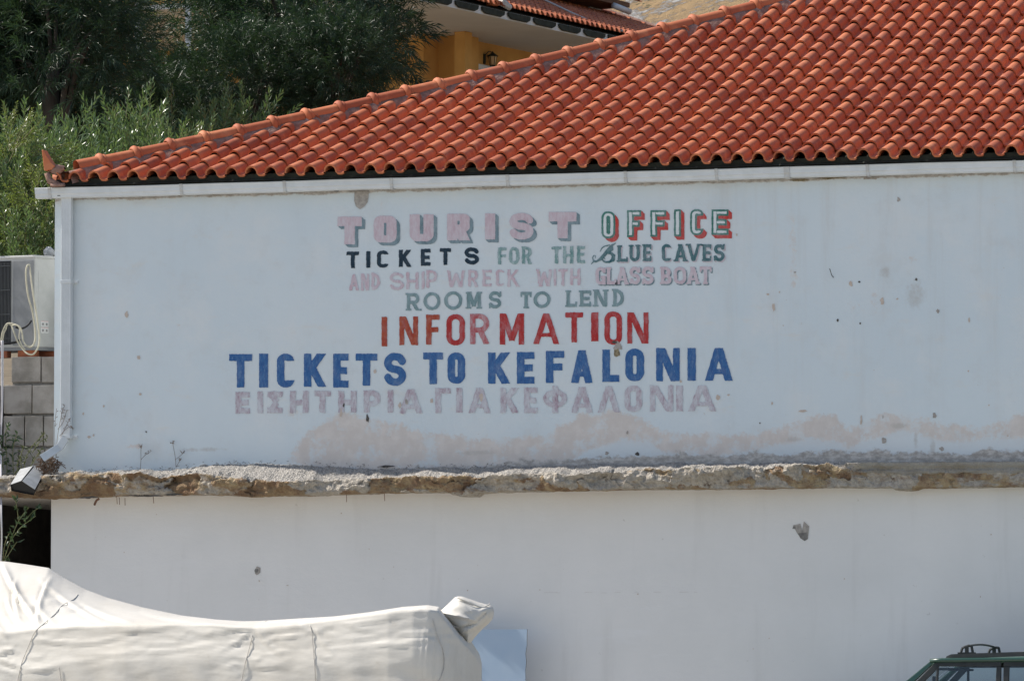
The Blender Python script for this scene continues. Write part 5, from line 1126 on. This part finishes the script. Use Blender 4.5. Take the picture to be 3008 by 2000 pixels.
for j in range(6):
    a = R(60)*j; m2.tube([Hh(lu+math.cos(a)*.128, .20+math.sin(a)*.128, lz+.08), Hh(lu+math.cos(a)*.088, .20+math.sin(a)*.088, lz-.18)], .010, 5)
m2.tube([Hh(lu, .20, lz-.17), Hh(lu, .20, lz-.21)], .09, 6); m2.build('lantern_frame', M['dark'], lamp)
lamp.scale = (.68, .68, .68)
u0_, zA = hpx(1369, 181, .04); u1_, zB_ = hpx(1470, 207, .04); m2 = MB(); m2.prism([Hh(u0_, .02, zA), Hh(u1_+1, .02, zA), Hh(u1_+1, .02, zA-.16), Hh(u0_, .02, zA-.16)], HN*.04); dr = m2.build('door_frame', M['frame'], house)
m2 = MB(); m2.prism([Hh(u0_+.02, .021, zA-.16), Hh(u1_+.9, .021, zA-.16), Hh(u1_+.9, .021, zA-2.2), Hh(u0_+.02, .021, zA-2.2)], HN*.01); m2.build('door_pane', simple('grey glass', (.20, .22, .24), None, rough=.15), dr)

# ================================================================== foliage
M['oleander'] = leaf_material('oleander leaf', (.075, .138, .050), (.140, .205, .090), .30, .30, .7)
M['spray'] = leaf_material('yellow green leaf', (.10, .15, .035), (.17, .21, .06), .35, .4, .5)
M['pine'] = leaf_material('dark narrow leaf', (.018, .042, .024), (.040, .078, .036), .22, .40, .4)
M['olive'] = leaf_material('dull bush leaf', (.035, .055, .022), (.075, .085, .035), .25, .5, .35)
M['broad'] = leaf_material('broad leaf', (.030, .060, .030), (.055, .095, .042), .25, .35, .5)
M['bark'] = simple('grey bark', (.05, .042, .034), (.09, .075, .06), 9, .95, .6, 40, (1, 1, .3))
M['twig'] = simple('green stem', (.11, .13, .05), (.16, .15, .07), 9, .8)
def leaves(base, dirs, L, W, fold=.25, droop=0.0):
    """flat arrays of leaf blades -> (verts, faces, vary); each blade bends at its middle"""
    base = np.asarray(base); d = np.asarray(dirs, float); d /= np.linalg.norm(d, axis=1)[:, None]; n = len(d)
    rnd = RNG.normal(size=(n, 3)); side = np.cross(d, rnd); side /= np.linalg.norm(side, axis=1)[:, None]+1e-9; nr = np.cross(side, d)
    L = np.broadcast_to(L, n)[:, None]; W = np.broadcast_to(W, n)[:, None]
    mid = base+d*L*.45+nr*W*.1; tip = base+d*L*(1)+nr*(-W*.4)+np.array([0, 0, -1])*L*droop
    v = np.stack([base, mid+side*W*.5+nr*W*fold, tip, mid-side*W*.5+nr*W*fold, mid-nr*W*.05], 1).reshape(-1, 3)
    k = np.arange(n)*5; f = np.concatenate([np.stack([k, k+1, k+4], 1), np.stack([k+1, k+2, k+4], 1), np.stack([k, k+4, k+3], 1), np.stack([k+4, k+2, k+3], 1)])
    return v, f, np.repeat(RNG.random(n), 5)
def rnddir(n, zmin=-1.0):
    v = RNG.normal(size=(n*3+40, 3)); v /= np.linalg.norm(v, axis=1)[:, None]; v = v[v[:, 2] > zmin][:n]; return v
def sprig_leaves(p, d, length, n, L, W, ang):
    """leaves in whorls along a stem from p in direction d"""
    d = np.array(d)/np.linalg.norm(d); a = np.cross(d, [0.3, .8, .1]); a /= np.linalg.norm(a); b = np.cross(d, a)
    t = np.linspace(.15, 1, n); ph = np.arange(n)*2.4+RNG.random()*6
    out = np.cos(ph)[:, None]*a+np.sin(ph)[:, None]*b; an = ang*(1.15-.75*t)[:, None]
    base = np.array(p)+d*(t*length)[:, None]; return base, d*np.cos(an)+out*np.sin(an), L*(1.05-.45*t)*RNG.uniform(.8, 1.15, n)
def make_shrub(nm, mat, seed, rad, hgt, nsp, nlf, L, W, slen, upr, ang, droop=.05):
    global RNG
    RNG = np.random.default_rng(seed); bs, ds, ls = [], [], []; tw = MB()
    for i in range(nsp):
        q = rnddir(1, -.15)[0]; s_ = RNG.random()**.35
        p = np.array([q[0]*rad*s_, q[1]*rad*s_, hgt*(.15+.72*max(0, q[2])*s_+.05)]); d = q*np.array([1, 1, .4])*(1-upr)+np.array([0, 0, 1])*upr+RNG.normal(size=3)*.16
        ln = slen*RNG.uniform(.6, 1.25); b_, dd, ll = sprig_leaves(p, d, ln, nlf, L, W, ang); bs.append(b_); ds.append(dd); ls.append(ll)
        dn = d/np.linalg.norm(d); tw.tube([Vector(p), Vector(p+dn*ln)], [.007, .003], 4, False)
    v, f, a = leaves(np.concatenate(bs), np.concatenate(ds), np.concatenate(ls), W, droop=droop)
    root = empty(nm); mesh('foliage', v.tolist(), f.tolist(), mat, root, attrs={'vary': a}); mesh('stems', tw.v, tw.f, M['twig'], root)
    return root
def make_tree(nm, mat, seed, rx, rz, ncl, nlf, L, W, trunk, clr=.42, droop=.25, gap=.0):
    global RNG
    RNG = np.random.default_rng(seed); bs, ds, ls = [], [], []; limbs = MB(); cz_ = trunk+rz*.55
    for i in range(ncl):
        q = rnddir(1, -.75)[0]; s_ = RNG.uniform(.35, 1)**.6*(1+.25*mnoise.noise(Vector(q*2.3)+Vector((seed, 0, 0))))
        c = np.array([q[0]*rx*s_, q[1]*rx*s_, cz_+q[2]*rz*s_])
        if RNG.random() < .12: limbs.tube(smooth_path([Vector((0, 0, trunk*.6)), Vector((c[0]*.4, c[1]*.4, cz_*.6+c[2]*.3)), Vector(c)], 4), [.055, .05, .045, .04, .03, .025, .02, .012, .008], 5, False)
        for k in range(6):
            d = q*.6+np.array([0, 0, .35])+RNG.normal(size=3)*.55; p = c+RNG.normal(size=3)*clr*.45
            b_, dd, ll = sprig_leaves(p, d, clr*RNG.uniform(.7, 1.3), nlf//6, L, W, .75); bs.append(b_); ds.append(dd); ls.append(ll)
    v, f, a = leaves(np.concatenate(bs), np.concatenate(ds), np.concatenate(ls), W, droop=droop)
    root = empty(nm); tk = MB(); tk.tube([Vector((0, 0, -.6)), Vector((.05, .02, trunk*.5)), Vector((-.04, .05, trunk)), Vector((0, 0, cz_))], [.17, .13, .10, .05], 10)
    t_ = mesh('trunk', tk.v, tk.f, M['bark'], root, True); mesh('limbs', limbs.v, limbs.f, M['bark'], t_, True); mesh('crown', v.tolist(), f.tolist(), mat, root, attrs={'vary': a}); return root
def ground_at(px, depth):
    p = atd(px, 500, depth); return Vector((p.x, p.y, terrain_z(p.x, max(p.y, 3.7))))
SH = [make_shrub('oleander_shrub', M['oleander'], 21, .62, 1.25, 150, 22, .15, .023, .46, .62, .95), make_shrub('oleander_shrub', M['oleander'], 22, .70, 1.2, 150, 22, .145, .022, .50, .74, .85), make_shrub('leafy_shrub', M['spray'], 23, .55, 1.2, 110, 26, .14, .019, .55, .15, .8, .35)]
TR = [make_tree('dark_tree', M['pine'], 31, 1.25, 1.35, 150, 150, .22, .017, 2.2), make_tree('dark_tree', M['pine'], 32, 1.0, 1.2, 130, 144, .21, .016, 2.2, .38), make_tree('scrubby_tree', M['olive'], 33, .9, 1.1, 60, 108, .13, .020, 2.0, .36), make_tree('scrubby_tree', M['spray'], 34, .8, .9, 42, 96, .13, .018, 2.0, .34)]
used = set()
def plant(proto, px, py_c, depth, ctr, rot, sc, label, cat, group):
    """stand a copy on the bank so that the middle of its crown (ctr above its base) is seen at px, py_c"""
    p = atd(px, py_c, depth); o = proto
    if proto.name in used: o = copy_tree(proto)
    used.add(proto.name); o.location = (p.x, p.y, p.z-ctr*sc); o.rotation_euler.z = rot; o.scale = (sc, sc, sc); tag(o, label, cat, group); return o
gT = 'dark trees behind the building'; gS = 'shrubs on the bank left of the building'
for a in ((TR[0], 60, 40, 70, 2.94, .3, 1.0, 'dark narrow leaved tree in the top left corner of the photo'),
          (TR[1], 165, 130, 68, 2.86, 1.4, .95, 'dark tree second from the left above the oleander shrubs'),
          (TR[3], 300, 25, 76, 2.6, 2.2, .70, 'thin yellowish scrubby tree left of the white posts'),
          (TR[1], 500, 300, 73, 2.86, 4.0, .55, 'low dark tree below the gap between the big trees'),
          (TR[0], 880, 50, 73, 2.94, 2.0, 1.12, 'largest dark tree in front of the yellow house'),
          (TR[1], 985, 215, 71, 2.86, .6, .66, 'dark tree hanging over the hip ridge by the yellow house'),
          (TR[2], 770, 150, 78, 2.6, 1.2, 1.15, 'brownish scrubby tree in the middle of the dark trees'),
          (TR[0], 720, 290, 71, 2.94, 5.0, .66, 'low dark tree just above the lower end of the hip ridge'),
          (TR[0], -180, 190, 69, 2.94, 3.3, 1.0, 'dark tree half cut off by the left edge'),
          (TR[0], 310, 330, 74, 2.94, 1.9, .70, 'low dark tree in the shade behind the oleander tops'),
          (TR[1], 100, 320, 74, 2.86, 2.6, 1.0, 'dark tree behind the shrubs at the left edge'),
          (TR[3], 545, 225, 77, 2.6, .5, .50, 'small scrubby tree with bare twigs below the white posts'),
          (TR[1], 860, -60, 80, 2.86, .2, 1.0, 'dark tree at the top edge behind the largest one')):
    plant(*a, 'tree', gT)
shade_tree = copy_tree(TR[1]); shade_tree.location = (-7.3, 1.5, 4.3); shade_tree.scale = (.9, .9, .9); tag(shade_tree, 'unseen dark tree added off the left edge to shade the air conditioner and ledge end', 'tree', gT)  # added tree out of view, placed to cast shade on the left end
for a in ((SH[0], 30, 540, 62, .8, .4, 1.15, 'oleander shrub at the left edge level with the corner tile'),
          (SH[1], 200, 500, 64, .8, 1.8, 1.1, 'oleander shrub rising behind the corner tile'),
          (SH[0], 380, 470, 66, .8, 3.0, 1.1, 'oleander shrub behind the lowest ridge tiles'),
          (SH[1], 560, 440, 68, .8, .2, 1.05, 'oleander shrub behind the sixth and seventh ridge tiles'),
          (SH[0], 710, 425, 69, .8, 5.1, .95, 'rightmost oleander shrub poking above the ridge'),
          (SH[1], 40, 640, 61, .8, 2.4, 1.1, 'oleander shrub just above the air conditioner'),
          (SH[2], 130, 620, 60, .75, .9, .85, 'yellow green arching shrub beside the building corner'),
          (SH[2], 10, 430, 61, .75, 4.2, .75, 'yellow green arching shrub at the far left edge'),
          (SH[1], -110, 600, 62, .8, 4.9, 1.2, 'oleander shrub cut off by the left edge'),
          (SH[0], 110, 555, 65, .8, 2.0, 1.1, 'oleander shrub between the corner tile and the left edge'),
          (SH[0], 60, 760, 59.5, .8, 1.0, .8, 'low oleander shrub directly behind the air conditioner'),
          (SH[1], 470, 480, 64, .8, 3.9, .9, 'oleander shrub half hidden by the ridge near its low end')):
    plant(*a, 'shrub', gS)
# small broad leaved plants at the ledge end
def sprout(nm, stems, L, W, mat, label, cat='plant', seed=5):
    global RNG
    RNG = np.random.default_rng(seed); bs, ds, ls = [], [], []; tw = MB()
    for path, n in stems:
        pts = smooth_path([at(*p) for p in path], 6); tw.tube(pts, .004, 5)
        for i in range(n):
            t = (i+.7)/n*(len(pts)-1); k = min(int(t), len(pts)-2); p = pts[k].lerp(pts[k+1], t-k); d = (pts[k+1]-pts[k]).normalized()
            dv = np.array(d)*.45+RNG.normal(size=3)*.7+np.array([0, -.2, .15]); bs.append(np.array(p)); ds.append(dv); ls.append(L*RNG.uniform(.65, 1.15))
    v, f, a = leaves(np.array(bs), np.array(ds), np.array(ls), W, droop=.12, fold=.15)
    root = empty(nm, at(*stems[0][0][0])); tag(root, label, cat); mesh('foliage', v.tolist(), f.tolist(), mat, root, attrs={'vary': a}); mesh('stems', tw.v, tw.f, M['twig'], root, True); return root
sprout('passage_plant', [([(8, 1655, -.25), (30, 1590, -.3), (55, 1530, -.35), (85, 1490, -.38)], 22), ([(30, 1590, -.3), (60, 1550, -.36), (105, 1515, -.4)], 16), ([(8, 1655, -.25), (14, 1600, -.3), (30, 1560, -.32)], 7), ([(55, 1530, -.35), (50, 1490, -.36), (45, 1465, -.36)], 10), ([(8, 1655, -.25), (30, 1620, -.3), (50, 1590, -.32)], 5), ([(70, 1530, -.36), (100, 1500, -.38), (118, 1490, -.38)], 8)], .085, .030, M['broad'], 'broad leaved green plant growing in front of the dark passage')
sprout('wall_plant', [([(20, 1400, .35), (20, 1340, .3), (15, 1280, .28), (25, 1250, .26)], 34), ([(40, 1390, .35), (38, 1320, .3), (50, 1275, .28)], 24), ([(10, 1380, .3), (5, 1320, .3), (-5, 1270, .28)], 18)], .085, .022, M['broad'], 'dark leafy plant climbing the block wall at the left edge', seed=8)
sprout('ledge_plant', [([(70, 1395, .2), (75, 1350, .15), (95, 1310, .1), (130, 1275, .08)], 30), ([(70, 1395, .2), (60, 1350, .2), (70, 1310, .16)], 26), ([(80, 1385, .1), (105, 1345, .05), (120, 1320, .02)], 20), ([(60, 1400, .1), (50, 1370, .1), (60, 1340, .1)], 18), ([(95, 1330, .12), (115, 1300, .1), (140, 1285, .08)], 14)], .06, .016, M['olive'], 'small bushy plant above the downpipe outlet', seed=9)
def weed(paths, label, seed=1, r=.0022):
    rr = random.Random(seed); m3 = MB()
    for path in paths: m3.tube(smooth_path([at(*p) for p in path], 5), r, 4)
    for path in paths:
        for _ in range(5):
            a = at(*path[-1]).lerp(at(*path[-2]), rr.random()*.8); m3.tube([a, a+Vector((rr.uniform(-.03, .03), -.005, rr.uniform(.0, .035)))], r*.7, 4)
            m3.box(a+Vector((rr.uniform(-.02, .02), -.005, rr.uniform(0, .02))), (.007, .007, .007))
    o = m3.build('dry_weed', M['dryweed']); tag(o, label, 'weed', 'dry weeds along the foot of the wall'); return o
M['dryweed'] = simple('dry stalk', (.12, .085, .06), (.20, .14, .10), 20, .9)
weed([[(165, 1345, -.05), (168, 1290, -.07), (180, 1220, -.11), (190, 1190, -.11)], [(168, 1310, -.07), (185, 1270, -.11), (205, 1230, -.11)], [(165, 1345, -.05), (160, 1270, -.06), (166, 1200, -.06)], [(175, 1280, -.10), (200, 1255, -.11), (215, 1260, -.11)], [(170, 1260, -.08), (185, 1240, -.11), (196, 1205, -.11)]], 'branched dry weed standing against the downpipe', 2)
weed([[(412, 1378, -.03), (414, 1350, -.03), (414, 1320, -.03), (416, 1312, -.03)], [(414, 1350, -.03), (428, 1335, -.03), (440, 1328, -.03)]], 'thin dry weed on the ledge, the left of two before the wall', 3)
weed([[(517, 1372, -.03), (515, 1345, -.03), (508, 1305, -.03), (505, 1300, -.03)], [(514, 1350, -.03), (530, 1338, -.03), (540, 1328, -.03)], [(517, 1372, -.03), (524, 1360, -.03), (530, 1350, -.03)]], 'thin dry weed on the ledge, the right of two before the wall', 4)
m2 = MB(); rr = random.Random(6)
for i in range(90):
    a = at(rr.uniform(118, 175), rr.uniform(1352, 1392), rr.uniform(-.22, -.08)); m2.tube([a, a+Vector((rr.uniform(-.06, .06), rr.uniform(-.02, .02), rr.uniform(-.02, .05))), a+Vector((rr.uniform(-.09, .09), 0, rr.uniform(-.05, .05)))], .004, 4)
tag(m2.build('debris_heap', simple('leaf litter', (.09, .055, .035), (.14, .09, .06), 20, .95)), 'brown heap of dry litter under the downpipe outlet', 'debris', kind='stuff')
m2 = MB()
for i in range(240):
    px = rr.uniform(190, 1500); py = float(np.interp(px/.784*0+px, [a/.784 for a, _ in ltop], [b_/.784 for _, b_ in ltop]))
    a = at(px, py-rr.random()**2*13, -.012); l_ = rr.uniform(.008, .035); m2.tube([a, a+Vector((rr.uniform(-l_, l_), -.004, rr.uniform(-.004, l_*.6)))], .0022, 3)
tag(m2.build('litter', simple('dark litter', (.08, .07, .06), (.16, .13, .10), 20, .95)), 'line of dark twigs and litter along the foot of the wall', 'litter', kind='stuff')
